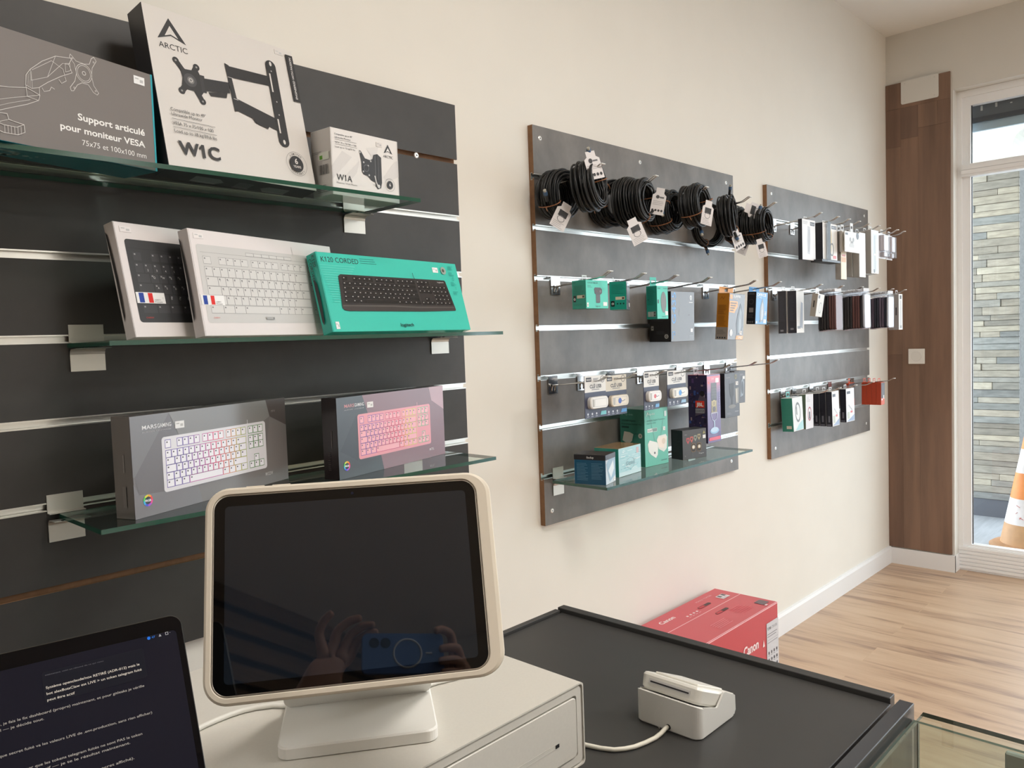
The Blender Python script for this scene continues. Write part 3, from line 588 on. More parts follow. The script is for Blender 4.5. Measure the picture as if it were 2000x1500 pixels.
# -- white carton, black keyboard printed (partly behind the next)
m, p, fin = carton('keyboard_box', 'white carton printed with a black keyboard, leftmost on the middle glass shelf', 'box', (.5299, -.2039, z0(S2, .0003, -.2048, .0244), .2902, -.2048, 0, .38, .2048, .0244), (228, 221, 220), {'-x': (216, 210, 209)})
p.poly(F, rrect(336, 149, 6, 5, 15.6 + 168, 100.6), (47, 47, 49)); p.line(F, [(20, 159), (348, 159)], .6, (34, 34, 36))
DR = [(137.5, 152), (115.5, 132.7), (98, 113.8), (78.5, 96), (60, 76.5), (43, 57.6)]
p.keyboard(F, std_rows(27, 18.4, DR, 2.4), (60, 60, 62), leg=(150, 150, 150))
for i, (r, st, y) in enumerate((('2345', 1, 119), ('QWERTZ', 1.5, 106), ('ASDF', 1.75, 87), ('YXCV', 2.0, 68))):
    for k, ch in enumerate(r): p.text(F, ch, 27 + (st + k) * 18.4 + 5, y, 3.8, (196, 196, 196), bold=.01)
p.text(F, 'CHERRY', 28, 33, 2.8, (200, 60, 50), x1=44); slot_pic(p, 205, (40, 38, 38)); p.rect(F, .3, 0, .9, 204, (150, 145, 144))
o = fin(); flag_label(o, 17, 60.4, 75, 80); sticker(o, 10.6, 187, 33, 197, .0004, col=(234, 228, 227))
# -- white carton, white keyboard printed
m, p, fin = carton('keyboard_box', 'white carton printed with a pale keyboard, leaning mid-shelf behind the turquoise carton', 'box', (.6429, -.2225, z0(S2, .0003, -.1574, .0253), .2866, -.1574, 0, .3865, .1976, .0253), (228, 221, 220), {'-x': (216, 210, 209)})
p.poly(F, rrect(360, 145.5, 6, 5, 13 + 180, 97), (205, 203, 201)); p.line(F, [(20, 155.5), (368, 155.5)], .5, (150, 148, 146)); p.line(F, [(261, 185), (262, 168)], .5, (150, 148, 146))
p.keyboard(F, std_rows(24.6, 18.0, [(134.5, 147.7), (111, 128.3), (93.4, 109.7), (76.2, 92), (58.6, 74.8), (42.6, 56.6)], .9), (215, 213, 211), edge=((104, 104, 104), .45), leg=(130, 130, 130))
p.keyboard(F, [(156, 161.8, krow(130.4, [1] * 6, 20.8, .9))], (212, 210, 208), edge=((104, 104, 104), .45))
for i, (r, st, y) in enumerate((('QWERTZUIOPÜ', 1.5, 103), ('ASDFGHJKLÖÄ', 1.75, 85), ('YXCVBNM', 2.25, 68))):
    for k, ch in enumerate(r): p.text(F, ch, 24.6 + (st + k) * 18 + 2.6, y, 3.0, (100, 100, 100))
p.text(F, 'CHERRY', 25, 32, 2.8, (205, 70, 60), x1=40); p.rect(F, 156, 31, 178, 36, (170, 168, 166)); p.disc(F, 175, 33.5, 1.6, (110, 110, 110))
slot_pic(p, 197, (60, 58, 58)); p.rect(F, .3, 0, .9, 197, (150, 145, 144))
o = fin(); flag_label(o, 4.8, 57, 58, 75.5); sticker(o, 11, 180, 33, 190, .0004, col=(234, 228, 227))
# -- turquoise carton
TQ = (66, 200, 182)
m, p, fin = carton('keyboard_box', 'turquoise carton printed with a black corded keyboard on the middle glass shelf', 'box', (.9318, -.1905, z0(S2, .0003, -.2503, .0299), .1472, -.2503, 0, .463, .176, .0299), TQ, {'-x': (44, 182, 164)}, GLOSS)
p.text(F, 'K120 CORDED', 11.2, 154.6, 12, (50, 62, 64), x1=118.7)
for k in range(3): p.rect(F, 124, 167 - 5 * k, 168 + 3 * k, 168 - 5 * k, (40, 110, 104))
for k in range(16): p.rect(F, 4 + k * 1.2, 146 - 5.4 * k, 104 - k * 4.3, 147.8 - 5.4 * k, (92, 212, 196))
KT, KB_ = 127.8, 48.7
def xl(z): return 52.3 - (127.8 - z) * 11.3 / 79.3
def xr(z): return 403.8 + (127.8 - z) * 16.3 / 79
p.poly(F, [(56, 128), (400, 128.4), (404, 126), (420.5, 53), (418, 49.6), (300, 46.5), (60, 45.4), (46, 47), (41, 52), (49, 124)], (50, 46, 46))
p.poly(F, [(41.3, 60), (200, 62), (280, 61), (418.6, 62.5), (420.3, 53), (418, 50), (300, 47.5), (60, 46.5), (46, 48), (41, 52)], (66, 61, 60))
p.poly(F, [(44, 58.5), (200, 60), (280, 58), (416, 59), (417, 57), (280, 55), (200, 57), (44, 56)], (92, 87, 85))
RZ_ = [(114, 123.5), (103, 111.6), (92.5, 101), (83, 91), (73.5, 81.5), (64.5, 72)]
rows = [[1, -1, 1, 1, 1, 1, -.5, 1, 1, 1, 1, -.5, 1, 1, 1, 1], [1] * 13 + [2], [1.5] + [1] * 12 + [1.5], [1.75] + [1] * 12 + [1.25], [1.25] + [1] * 11 + [2.75], [1.5, 1.2, 1.3, 6.3, 1.3, 1.1, 1.1, 1.2]]
p.lv += 2
for (za, zb), ws in zip(RZ_, rows):
    def bar(f0, f1, lg=True):
        def X(f, z): return xl(z) + (xr(z) - xl(z)) * f
        p.raw(F, [(X(f0, za), za), (X(f1, za), za), (X(f1, zb), zb), (X(f0, zb), zb)], [(0, 1, 2, 3)], (31, 29, 29))
        if lg:
            c = X(f0, zb) + 2.4; p.lv += 1; p.raw(F, [(c, zb - 4), (c + 3.6, zb - 4), (c + 3.6, zb - 2), (c, zb - 2)], [(0, 1, 2, 3)], (170, 166, 164)); p.lv -= 1
    f = .022; u = (.672 - .022) / 15
    for w_ in ws:
        if w_ > 0: bar(f, f + w_ * u - .004, w_ < 6)
        f += abs(w_) * u
    i = rows.index(ws)
    if i in (0, 1, 2): [bar(.69 + .043 * k, .69 + .043 * k + .038) for k in range(3)]
    if i == 4: bar(.733, .771)
    if i == 5: [bar(.69 + .043 * k, .69 + .043 * k + .038) for k in range(3)]
    if i: [bar(.828 + .041 * k, .828 + .041 * k + .036) for k in range(4)]
p.lv += 2
for f in (.680, .822): p.line(F, [(xl(124) + (xr(124) - xl(124)) * f, 124), (xl(63) + (xr(63) - xl(63)) * f, 63)], .8, (84, 80, 78))
p.text(F, 'logitech', 372, 121, 3.2, (220, 218, 216), x1=396); p.line(F, [(287.8, 142), (288.6, 134), (291, 128)], 1.2, (36, 36, 38))
p.text(F, 'logitech', 207, 10, 8.5, (24, 44, 46), x1=251, bold=.012)
p.disc(F, 406, 154, 10, (150, 170, 160), 24); p.disc(F, 405, 154, 4.5, (90, 90, 84), 16)
for z in (166, 150, 124, 100): p.lines(F, 424, 447, z, 2.6, 4, .7, (44, 130, 122), .5, int(z))
p.disc(F, 437, 133, 4, (44, 130, 122), 16, 3.3); p.line(F, [(440, 113), (440, 105)], .8, (44, 130, 122))
p.text('left', 'K120', 17.5, 170, 9, (20, 60, 58), rot=-90, bold=.004); p.text('left', 'CORDED', 6.5, 165, 9, (20, 60, 58), rot=-90, bold=.004)
p.poly('left', [(9, 121), (14, 116), (17, 108), (18, 80), (17, 50), (15, 27), (11, 20), (8, 28), (8.5, 60), (8, 100)], (32, 44, 44)); p.rect('left', 10, 120, 10.8, 128, (32, 44, 44))
p.rect(F, .2, 0, 1.1, 176, (24, 130, 116))
o = fin(); sticker(o, 366, 148, 386, 161); sticker(o, 12, 6, 22, 22, name='barcode_label')

def gaming(name, label, pp, base, side, facets, kb, key, glow, nm, badge):
    m, p, fin = carton(name, label, 'box', pp, base, {'-x': side, '+z': side}, GLOSS)
    for pts, c in facets: p.poly(F, pts, c)
    p.text(F, nm[0], 24.6, 150.4, 7.4, nm[2], x1=56, bold=.004); p.text(F, nm[1], 57.4, 150.4, 7.4, (236, 234, 234), x1=88.4, bold=.004); p.text(F, 'EUROPE UNIVERSE', 24.6, 144.6, 2, (190, 186, 186), x1=88)
    p.poly(F, rrect(271, 98, 6, 5, 66 + 134, 83.4), kb)
    x = 72.6; P_ = 13.72
    ys = [(113, 126), (95.5, 107.3), (82.4, 94.2), (69, 80.9), (55.6, 67.4), (42.6, 54.4)]
    nav = 285
    rows = [[1, -1, 1, 1, 1, 1, -.5, 1, 1, 1, 1, -.5, 1, 1, 1, 1], [1] * 13 + [2], [1.5] + [1] * 12 + [1.5], [1.75] + [1] * 12 + [1.25], [1.25] + [1] * 11 + [2.75], [1.3, 1.25, 1.3, 6.2, 1.25, 1.25, 1.2, 1.25]]
    R = []
    for i, (y, ws) in enumerate(zip(ys, rows)):
        ks = krow(x, ws, P_, 2.6)
        if i < 3: ks += krow(nav, [1, 1, 1], 14.6, 2.8)
        if i == 4: ks += krow(nav + 14.6, [1], 14.6, 2.8)
        if i == 5: ks += krow(nav, [1, 1, 1], 14.6, 2.8)
        R.append((*y, ks))
    p.keyboard(F, R, key, edge=((0, 0, 0), 1.25), colf=glow, leg=(90, 84, 92))
    p.line(F, [(283, 132), (283, 140)], .9, key)
    pal = [(230, 60, 60), (240, 160, 40), (220, 220, 60), (80, 200, 90), (60, 180, 220), (70, 90, 220), (170, 80, 210), (230, 70, 150)]
    p.lv += 1; bx, by = badge
    for k in range(24):
        a0, a1 = 2 * pi * k / 24, 2 * pi * (k + 1) / 24
        p.raw(F, [(bx + r * math.cos(a), by + r * math.sin(a)) for r, a in ((6.5, a0), (10.2, a0), (10.2, a1), (6.5, a1))], [(0, 1, 2, 3)], pal[k // 3])
    p.disc(F, bx, by, 6.6, (40, 40, 42)); p.text(F, 'FRGB', bx, by - 2, 4, (250, 250, 250), align='c', bold=.02)
    return p, fin
def mixc(stops, t):
    for (a, c), (b, d) in zip(stops, stops[1:]):
        if t <= b: k = (t - a) / (b - a); return tuple(c[i] + (d[i] - c[i]) * k for i in range(3))
    return stops[-1][1]
gl = [(0, (120, 112, 160)), (120, (128, 112, 176)), (165, (190, 110, 170)), (195, (226, 96, 130)), (235, (214, 150, 110)), (262, (190, 190, 110)), (290, (100, 140, 92)), (400, (96, 130, 84))]
gb = (118, 113, 112)
p, fin = gaming('gaming_keyboard_box', 'grey gaming keyboard carton showing a white keyboard, on the lowest dark panel shelf', (.5075, -.213, S3 + .0003, .3687, 0, 0, .4024, .1754, .0439), gb, (96, 91, 88),
    [([(0, 175), (84.4, 175), (107, 119.5), (3.1, 70.9), (0, 72)], (121, 117, 117)), ([(3.1, 70.9), (84.4, 173.6), (107, 119.5), (120, 60), (66, 20), (11, 40)], (110, 104, 104)), ([(84.4, 175), (340.7, 175), (351, 140.4), (330, 132), (107, 128)], (133, 130, 128)), ([(144.9, 31.5), (153.2, 0), (402, 0), (402, 118), (350, 139), (330, 34)], (124, 118, 116)), ([(11, 40), (0, 60), (0, 0), (153, 0), (144.9, 31.5)], (124, 120, 122)), ([(340.7, 175), (402, 175), (402, 117), (350.9, 140.4)], (90, 82, 80))],
    (224, 220, 224), (242, 238, 244), lambda x: mixc(gl, x), ('MARS', 'GAMING', (236, 234, 234)), (27.8, 28))
p.text(F, 'MK023W', 329, 18.5, 7, (200, 196, 194), x1=352, bold=.01); p.text(F, 'PFV', 356, 148, 5, (140, 132, 130), x1=368); p.rect('left', 25, 80, 26.5, 110, (140, 134, 130)); p.rect('left', 20, 20, 28, 56, (104, 99, 96))
o = fin(); sticker(o, 97.4, 144.2, 118.6, 157, .0004)
gl2 = [(0, (110, 100, 170)), (130, (150, 100, 160)), (175, (200, 80, 110)), (215, (214, 70, 96)), (240, (222, 190, 90)), (275, (190, 200, 100)), (300, (90, 170, 130)), (400, (80, 160, 130))]
p, fin = gaming('gaming_keyboard_box', 'mauve gaming keyboard carton showing a pink keyboard, on the lowest dark panel shelf', (.9306, -.1909, S3 + .0003, .2545, 0, 0, .3951, .1732, .0418), (62, 64, 66), (38, 30, 31),
    [([(0, 173), (83.5, 173), (99.9, 133), (140.6, 31.2), (148.8, 0), (0, 0)], (66, 68, 70)), ([(60, 130), (99.9, 133), (60, 33), (6, 60)], (60, 62, 64)), ([(83.5, 173), (334, 173), (343.9, 139.8), (391, 116), (395, 116), (395, 0), (148.8, 0), (140.6, 31.2), (99.9, 133)], (134, 102, 108)), ([(334, 173), (395, 173), (395, 114), (343.9, 139.8)], (186, 150, 158))],
    (226, 150, 158), (238, 170, 178), lambda x: mixc(gl2, x), ('MARS', 'GAMING', (220, 150, 150)), (24, 27))
p.text(F, 'MKTKL', 327, 17.5, 6, (226, 214, 216), x1=346, bold=.01); p.rect('left', 25, 66, 26.4, 104, (110, 100, 100)); p.lines('left', 14, 22, 58, 4, 10, 1.6, (70, 60, 60), .3, 3)
o = fin(); sticker(o, 98.6, 144, 119.6, 156.6, .0004)
# ------------------------------------------------------------------ cable coils on the top rail of the middle panel
TAGM = mat('tag_paper', rough=.6, attr=True)
def coil(label, x, y, z, yaw, tilt, wy, turns, seed, ties=(), plugs=(), tags=(), Ro=.076, Ri=.040, sq=1.0):
    turns = int(turns * 1.75); wy *= 1.12
    rnd = random.Random(seed); root = thing('cable_coil', label, 'cable', T(x, y, z) @ RZ(yaw) @ RX(tilt), 'black network cables on the middle panel')
    m = MB(); pts = []; n = 26; r0 = .0029
    cols = max(2, int(wy / .0068))
    for t in range(turns):
        ra = Ri + r0 + (Ro - Ri - 2 * r0) * (((t // cols) + rnd.uniform(0, .8)) / max(1, turns / cols)); ya = -wy / 2 + wy * ((t % cols) + rnd.uniform(.1, .9)) / cols
        if (t // cols) % 2: ya = -ya
        ph = rnd.uniform(0, 6.28); am = rnd.uniform(.0008, .0028)
        for k in range(n):
            a = 2 * pi * k / n; rr = ra + am * math.sin(2 * a + ph) + .0016 * math.sin(5 * a + seed + t); yy = ya + .003 * math.sin(a + ph)
            pts.append((rr * math.cos(a), yy, rr * math.sin(a) * sq - (.004 if math.sin(a) < -.2 else 0)))
    sm = [Vector(pts[0])]
    for i in range(1, len(pts) - 1): sm.append((Vector(pts[i - 1]) * .2 + Vector(pts[i]) * .6 + Vector(pts[i + 1]) * .2))
    m.tube(sm, r0, 7); m.build('windings', CABLE, root)
    for a in ties:
        a = math.radians(a); m = MB(); q = []
        for k in range(16):
            b = 2 * pi * k / 16; rr = (Ro + Ri) / 2 + ((Ro - Ri) / 2 + .003) * math.cos(b); q.append((rr * math.cos(a), (wy / 2 + .004) * math.sin(b), rr * math.sin(a) * sq))
        m.tube(q, .0017, 6, closed=True); e = Vector(q[0]); m.tube([e, e + Vector((.006 * math.cos(a + .6), -.004, .006 * math.sin(a + .6))), e + Vector((.013 * math.cos(a + 1), -.006, .013 * math.sin(a + 1)))], .0012, 5)
        m.build('twist_tie', TIE, root)
    for a, yy, out in plugs:
        a = math.radians(a); c = Vector((Ro * math.cos(a), yy, Ro * math.sin(a))); d = Vector((math.cos(a + out), -.25, math.sin(a + out))).normalized()
        m = MB(); m.tube([c - d * .004, c + d * .016], .0056, 10, (32, 34, 38)); m.tube([c + d * .016, c + d * .017, c + d * .027], [.0056, .0066, .0066], 10, (60, 92, 128)); m.tube([c + d * .027, c + d * .034], .0046, 10, (176, 172, 160)); m.build('plug', mat('plug', rough=.35, attr=True), root)
    for px, py, pz, ang, tw, w, h, dark in tags:
        w *= 1.2; h *= 1.2; M_ = T(px, py, pz) @ RZ(tw - .7) @ RYm(math.radians(ang)); m = MB()
        o = [(-w / 2, 0), (w / 2, 0), (w / 2, h * .72), (w * .3, h * .8), (w * .3, h), (-w * .3, h), (-w * .3, h * .8), (-w / 2, h * .72)]
        for y_ in (0, .0005): m.add([M_ @ Vector((a_, y_, b_)) for a_, b_ in o], [tuple(range(8)) if not y_ else tuple(range(8))[::-1]], (226, 222, 222))
        pn = MB(); q = Pen(pn, 1, 1, 1); W_, H_ = w * 1000, h * 1000
        if dark: q.rect(F, -W_ * .28, H_ * .46, W_ * .3, H_ * .7, (52, 52, 54)); q.disc(F, 0, H_ * .38, W_ * .25, (120, 120, 122), 18, W_ * .21, ry=H_ * .12); q.lines(F, -W_ * .4, W_ * .38, H_ * .24, H_ * .06, 4, .7, (120, 120, 122), .3, seed)
        else:
            q.disc(F, -W_ * .12, H_ * .66, W_ * .13, (70, 70, 72), 16); q.rect(F, W_ * .02, H_ * .62, W_ * .34, H_ * .68, (110, 110, 112)); q.lines(F, -W_ * .4, W_ * .4, H_ * .5, H_ * .06, 3, .8, (120, 120, 122), .3, seed)
            for k in range(4): q.disc(F, -W_ * .33 + k * W_ * .22, H_ * .16, W_ * .085, (62, 62, 64), 14)
        m.add([M_ @ Vector(v) for v in pn.v], pn.f); m.c[-len(pn.c):] = pn.c
        m.build('paper_tag', TAGM, root)
coil('black coiled cable at the back of the first hook, white tag lower left', R1[0] - .004, -.072, 1.815, .05, .03, .062, 22, 1, (215,), ((200, -.01, -1.2),), ((-.062, -.036, -.108, 28, .25, .042, .066, True),))
coil('black coiled cable at the front of the first hook, white tag on top', R1[0] + .01, -.176, 1.826, .32, -.12, .058, 20, 2, (75, 20), ((110, -.02, .6),), ((-.034, -.036, .004, -10, .1, .046, .066, False),))
coil('black coiled cable at the back of the second top-rail hook', R1[1] - .01, -.062, 1.816, -.1, .02, .05, 18, 3, (130, 200), ((135, -.01, .5),), ())
coil('black coiled cable at the front of the second top-rail hook, two white tags', R1[1] + .004, -.15, 1.812, .12, -.03, .088, 28, 4, (262, 10), ((255, -.02, -.3),), ((.034, -.052, -.048, 14, -.3, .036, .07, False), (-.045, -.036, -.140, -24, .2, .048, .066, True)))
coil('black coiled cable at the back of the third top-rail hook', R1[2] - .006, -.075, 1.817, .02, .02, .078, 24, 5, (225, 160), ((155, -.02, .5), (178, -.03, 1.4)), ())
coil('black coiled cable at the front of the third top-rail hook with pale tag', R1[2] + .008, -.185, 1.822, .12, -.08, .062, 22, 6, (215, 20), ((265, -.01, -.2),), ((-.034, -.042, -.078, 16, .15, .036, .07, True),))
coil('black coiled cable hanging low at the back of the fourth top-rail hook', R1[3] - .014, -.068, 1.792, -.25, .05, .03, 11, 7, (255,), ((262, 0, .4),), (), Ro=.08, Ri=.058)
coil('black coiled cable at the front of the fourth top-rail hook', R1[3] + .006, -.14, 1.822, .3, -.05, .05, 18, 8, (290,), ((85, -.01, .4), (250, -.025, .8)), ((.012, -.036, -.128, -22, .2, .05, .06, False),), Ro=.078)
coil('black coiled cable at the back of the fifth top-rail hook', R1[4] - .008, -.072, 1.81, .05, .03, .05, 18, 9, (240,), ((235, -.01, .4),), ((-.02, -.03, -.118, 20, .1, .034, .05, True),))
coil('black coiled cable at the front of the fifth hook, grey tag on top', R1[4] + .004, -.155, 1.80, .1, -.03, .08, 26, 10, (215, 300), ((150, -.03, -1.3),), ((-.012, -.03, .034, -70, .1, .05, .07, True), (-.03, -.03, -.13, -14, .1, .036, .06, True)), Ro=.07)

# ------------------------------------------------------------------ boxes on the third rail of the middle panel
def tab(parent, x0, x1, z0, z1, y, col, name='hang_tab', mt=None, hole=True):
    m = MB(); xc = (x0 + x1) / 2; zc = z0 + (z1 - z0) * .5; hw = min(.012, (x1 - x0) * .32); hh = min(.006, (z1 - z0) * .25)
    if not hole: m.box(x0, y, z0, x1, y + .0006, z1, col)
    else:
        for a in ((x0, z0, x1, zc - hh), (x0, zc + hh, x1, z1), (x0, zc - hh, xc - hw, zc + hh), (xc + hw, zc - hh, x1, zc + hh)): m.box(a[0], y, a[1], a[2], y + .0006, a[3], col)
    return m.build(name, mt or CARD, parent)
TQD = (24, 142, 124); TQ2 = (76, 204, 182)
def eu(p, x, y, w=22): p.rect('left', x, y, x + w, y + 9, (196, 192, 170)); p.rect('left', x + w * .7, y + 1.5, x + w * .95, y + 7.5, (70, 68, 60))
m, p, fin = carton('webcam_box', 'turquoise webcam carton hanging on the first hook of the third rail, middle panel', 'box', (1.7923, -.1811, 1.5529, 0, 0, 0, .1055, .0821, .0511), TQ2, {'-x': TQD, '-z': TQD}, top=True)
p.text(F, 'C270 HD WEBCAM', 8, 72, 4, (30, 60, 60), x1=56); p.lines(F, 8, 30, 67, 2.6, 3, .8, (50, 120, 112), .3, 2); p.poly(F, [(38, 56), (42, 61), (68, 61), (76, 56), (76, 46), (70, 41), (66, 41), (66, 18), (62, 16), (48, 16), (46, 18), (46, 41), (40, 44)], (72, 72, 74)); p.disc(F, 68, 50, 4, (120, 116, 114), 16); p.disc(F, 52, 50, 1.6, (140, 60, 60), 10); p.rect(F, 46, 20, 66, 40, (84, 84, 86)); p.text(F, 'logitech', 44, 5, 4.5, (30, 60, 60), x1=66); p.rect(F, 3, 5, 11, 17, (236, 236, 230)); p.disc(F, 7, 10, 1.6, (40, 40, 40), 10); p.rect(F, 80, 8, 99, 19, (240, 238, 236))
p.text('left', 'C270', 5, 74, 3.4, (14, 80, 70), x1=14); p.lines('left', 5, 46, 66, 3, 10, .8, (16, 104, 92), .4, 3); p.rect('left', 5, 20, 15, 38, (24, 30, 30)); p.disc('left', 10, 28, 3.4, (220, 224, 220), 14, 2); eu(p, 19, 30, 28); p.lines('left', 5, 46, 14, 3, 2, .8, (16, 104, 92), .3, 5)
o = fin(); tab(o, .042, .064, .0824, .101, .046, (206, 210, 208))
m, p, fin = carton('mouse_box', 'turquoise carton turned sideways on the second hook of the third rail', 'box', (1.9809, -.1886, 1.554, .5317, 0, 0, .1097, .0854, .0519), (120, 130, 140), {'-x': TQD, '-z': (30, 128, 112)}, GLOSS, top=True)
p.lines('left', 5, 46, 76, 3, 10, .8, (16, 104, 92), .4, 4); p.rect('left', 4, 10, 15, 27, (24, 30, 30)); p.disc('left', 9.5, 18, 3.4, (220, 224, 220), 14, 2); eu(p, 18, 30, 28)
for k in range(3): p.disc('left', 24 + 9 * k, 18, 2.6, (18, 60, 54), 10)
p.rect(F, 60, 10, 100, 22, (238, 238, 236)); p.rect(F, 4, 30, 106, 80, (150, 160, 170))
o = fin(); tab(o, .046, .070, .0856, .102, .045, (206, 210, 208))
m, p, fin = carton('mouse_box', 'slim turquoise mouse carton with tall hang tab, third hook of the third rail', 'box', (2.1646, -.1757, 1.5457, 0, 0, 0, .0649, .1068, .0407), TQ2, {'-x': TQD, '-z': TQD}, top=True)
p.text(F, 'M90', 5, 96, 5, (40, 80, 76), x1=20); p.text(F, 'MOUSE', 38, 97, 3, (40, 90, 84), x1=60); p.disc(F, 38, 54, 16, (104, 108, 106), 32, ry=34); p.disc(F, 38, 54, 15, (118, 122, 120), 32, ry=33); p.rect(F, 37.5, 66, 38.5, 86, (84, 88, 86)); p.rect(F, 3, 50, 11, 62, (70, 110, 104)); p.rect(F, 46, 12, 62, 25, (240, 240, 240)); p.text(F, 'logitech', 26, 6, 3.4, (30, 70, 66), x1=50)
p.lines('left', 5, 36, 98, 3, 18, .8, (16, 104, 92), .45, 6); p.rect('left', 6, 8, 36, 24, (164, 176, 168)); p.rect('left', 17, 8, 18, 24, TQD); p.rect('left', 28, 9, 35, 15, (60, 66, 62)); p.rect('left', 28, 17, 35, 23, (60, 66, 62)); p.disc('left', 8, 63, 1.6, (10, 50, 44), 8)
o = fin(); tab(o, .014, .05, .107, .137, .034, (52, 190, 170))
m, p, fin = carton('headset_box', 'large black and grey headset carton on the fourth hook of the third rail', 'box', (2.33, -.1237, 1.5347, 0, .02, 0, .1519, .173, .0881), (118, 120, 124), {'-x': (34, 34, 36), '-z': (30, 30, 32)}, GLOSS, top=True)
BL = (88, 152, 214)
p.text(F, 'G435', 5, 40, 18, BL, rot=90, x1=5 + 125, bold=.02) if False else None
vs, fs, xa, xb = text_mesh('G435', .012)[:4]; p.lv += 1
p.raw(F, [(30 - vy * 26 / CAP, 62 + (vx - xa) * 108 / (xb - xa)) for vx, vy in vs], fs, BL)
p.line(F, [(10, 10), (10, 34), (24, 34), (24, 24), (18, 24)], 3, BL); p.disc(F, 128, 152, 6, (236, 238, 240), 18, ry=9); p.disc(F, 128, 152, 2.4, (120, 124, 128), 12, ry=4); p.rect(F, 116, 134, 140, 137, (226, 228, 230)); p.rect(F, 126, 32, 140, 44, (244, 244, 244)); p.lines(F, 118, 146, 20, 3, 5, .9, (160, 162, 166), .2, 3); p.line(F, [(52, 94), (54, 118)], 1.2, (170, 170, 168)); p.disc(F, 116, 92, 2.4, (96, 98, 100), 12)
p.lines('left', 8, 70, 90, 3.4, 6, .9, (70, 70, 72), .4, 9); p.rect('left', 8, 40, 18, 55, (150, 148, 144)); p.rect('left', 10, 46, 16, 49, (50, 50, 50)); p.disc('left', 70, 19, 8, (176, 174, 170), 24); p.text('left', 'G', 70, 15, 8, (50, 50, 50), align='c', bold=.03); p.lines('left', 30, 80, 36, 3, 4, .8, (70, 70, 72), .4, 2)
o = fin(); tab(o, .058, .094, .1735, .192, .082, (70, 74, 80))
def mouse_pic(p, cx, cz, s, c1, c2, c3):
    p.poly(F, [(cx - 12 * s, cz - 42 * s), (cx + 10 * s, cz - 44 * s), (cx + 20 * s, cz - 20 * s), (cx + 19 * s, cz + 14 * s), (cx + 8 * s, cz + 44 * s), (cx + 2 * s, cz + 48 * s), (cx - 10 * s, cz + 20 * s), (cx - 18 * s, cz - 10 * s)], c1)
    p.poly(F, [(cx - 4 * s, cz - 36 * s), (cx + 8 * s, cz - 38 * s), (cx + 14 * s, cz - 16 * s), (cx + 10 * s, cz + 24 * s), (cx + 2 * s, cz + 38 * s), (cx - 4 * s, cz + 10 * s)], c2); p.line(F, [(cx + 2 * s, cz + 40 * s), (cx + 3 * s, cz + 4 * s)], 1.4 * s, c3)
OR1 = (232, 156, 62)
m, p, fin = carton('mouse_box', 'orange and grey mouse carton with orange hang tab, fifth hook of the third rail', 'box', (2.6819, -.1537, 1.5333, 0, .059, .0322, .1203, .1733, .0498), (128, 130, 136), {'-x': (190, 124, 34), '-z': (120, 112, 104)}, GLOSS, top=True)
p.poly(F, [(4, 168), (24, 168), (24, 152), (6, 152)], OR1); p.text(F, 'SURFER', 30, 158, 9, (240, 240, 240), x1=86, bold=.02); p.text(F, 'WIRELESS', 30, 151, 4, (225, 225, 225), x1=66)
p.poly(F, [(2, 102), (2, 144), (64, 144), (66, 124), (52, 112), (44, 100)], OR1)
for k in range(4): p.rect(F, 10, 134 - 9 * k, 56 - 7 * k, 139 - 9 * k, (96, 72, 40))
mouse_pic(p, 84, 74, 1.3, (86, 90, 96), (150, 158, 166), (50, 52, 56)); p.disc(F, 24, 26, 11, (206, 204, 202), 22, ry=13); p.poly(F, [(60, 2), (116, 2), (116, 16), (66, 16)], OR1); p.text(F, 'PC', 84, 5, 8, (240, 236, 228), x1=108, bold=.02)
p.rect('left', 0, 0, 49.5, 46, (150, 142, 132)); p.lines('left', 6, 42, 128, 3.6, 10, 1, (120, 78, 20), .4, 4); p.lines('left', 6, 42, 88, 3.2, 12, .8, (120, 78, 20), .3, 5); p.lines('left', 6, 42, 36, 3, 6, .8, (90, 84, 78), .4, 6); p.line('left', [(14, 150), (20, 160), (26, 150), (32, 160)], 1, (120, 78, 20))
for k in range(4): p.disc('left', 9 + 10 * k, 7, 3.2, (50, 60, 70), 10)
o = fin(); tab(o, .004, .112, .1738, .198, .046, OR1); sticker(o, 90, 20, 108, 34)
BLU = (52, 140, 200)
m, p, fin = carton('mouse_box', 'small blue and black mouse carton on the sixth hook of the third rail', 'box', (2.8912, -.1551, 1.5419, 0, .0476, .026, .0977, .1267, .0376), BLU, {'-x': (34, 34, 38), '-z': (40, 90, 130)}, GLOSS, top=True)
p.text(F, 'OFFICE', 6, 110, 11, (240, 244, 248), x1=82, bold=.02); p.text(F, 'MOUSE', 6, 101, 6, (220, 234, 244), x1=44); mouse_pic(p, 50, 54, 1.0, (120, 128, 138), (176, 182, 190), (70, 74, 80)); p.disc(F, 38, 12, 5, (90, 70, 66), 14); p.rect(F, 4, 4, 14, 12, (230, 238, 246)); p.lines(F, 74, 92, 50, 4, 4, 1.4, (220, 234, 244), .3, 3); p.rect(F, 66, 6, 88, 20, (240, 244, 248))
p.text('left', 'OFFICE', 5, 116, 3.6, (150, 150, 154), x1=30); p.disc('left', 18, 88, 10, (80, 80, 84), 20, 8.6); p.rect('left', 10, 46, 28, 64, (140, 134, 132)); p.lines('left', 5, 33, 40, 3, 6, .8, (92, 92, 96), .4, 3)
for k in range(3): p.disc('left', 8 + 9 * k, 9, 3, (170, 170, 170), 12, 2.2)
o = fin(); tab(o, .006, .092, .127, .147, .034, BLU)

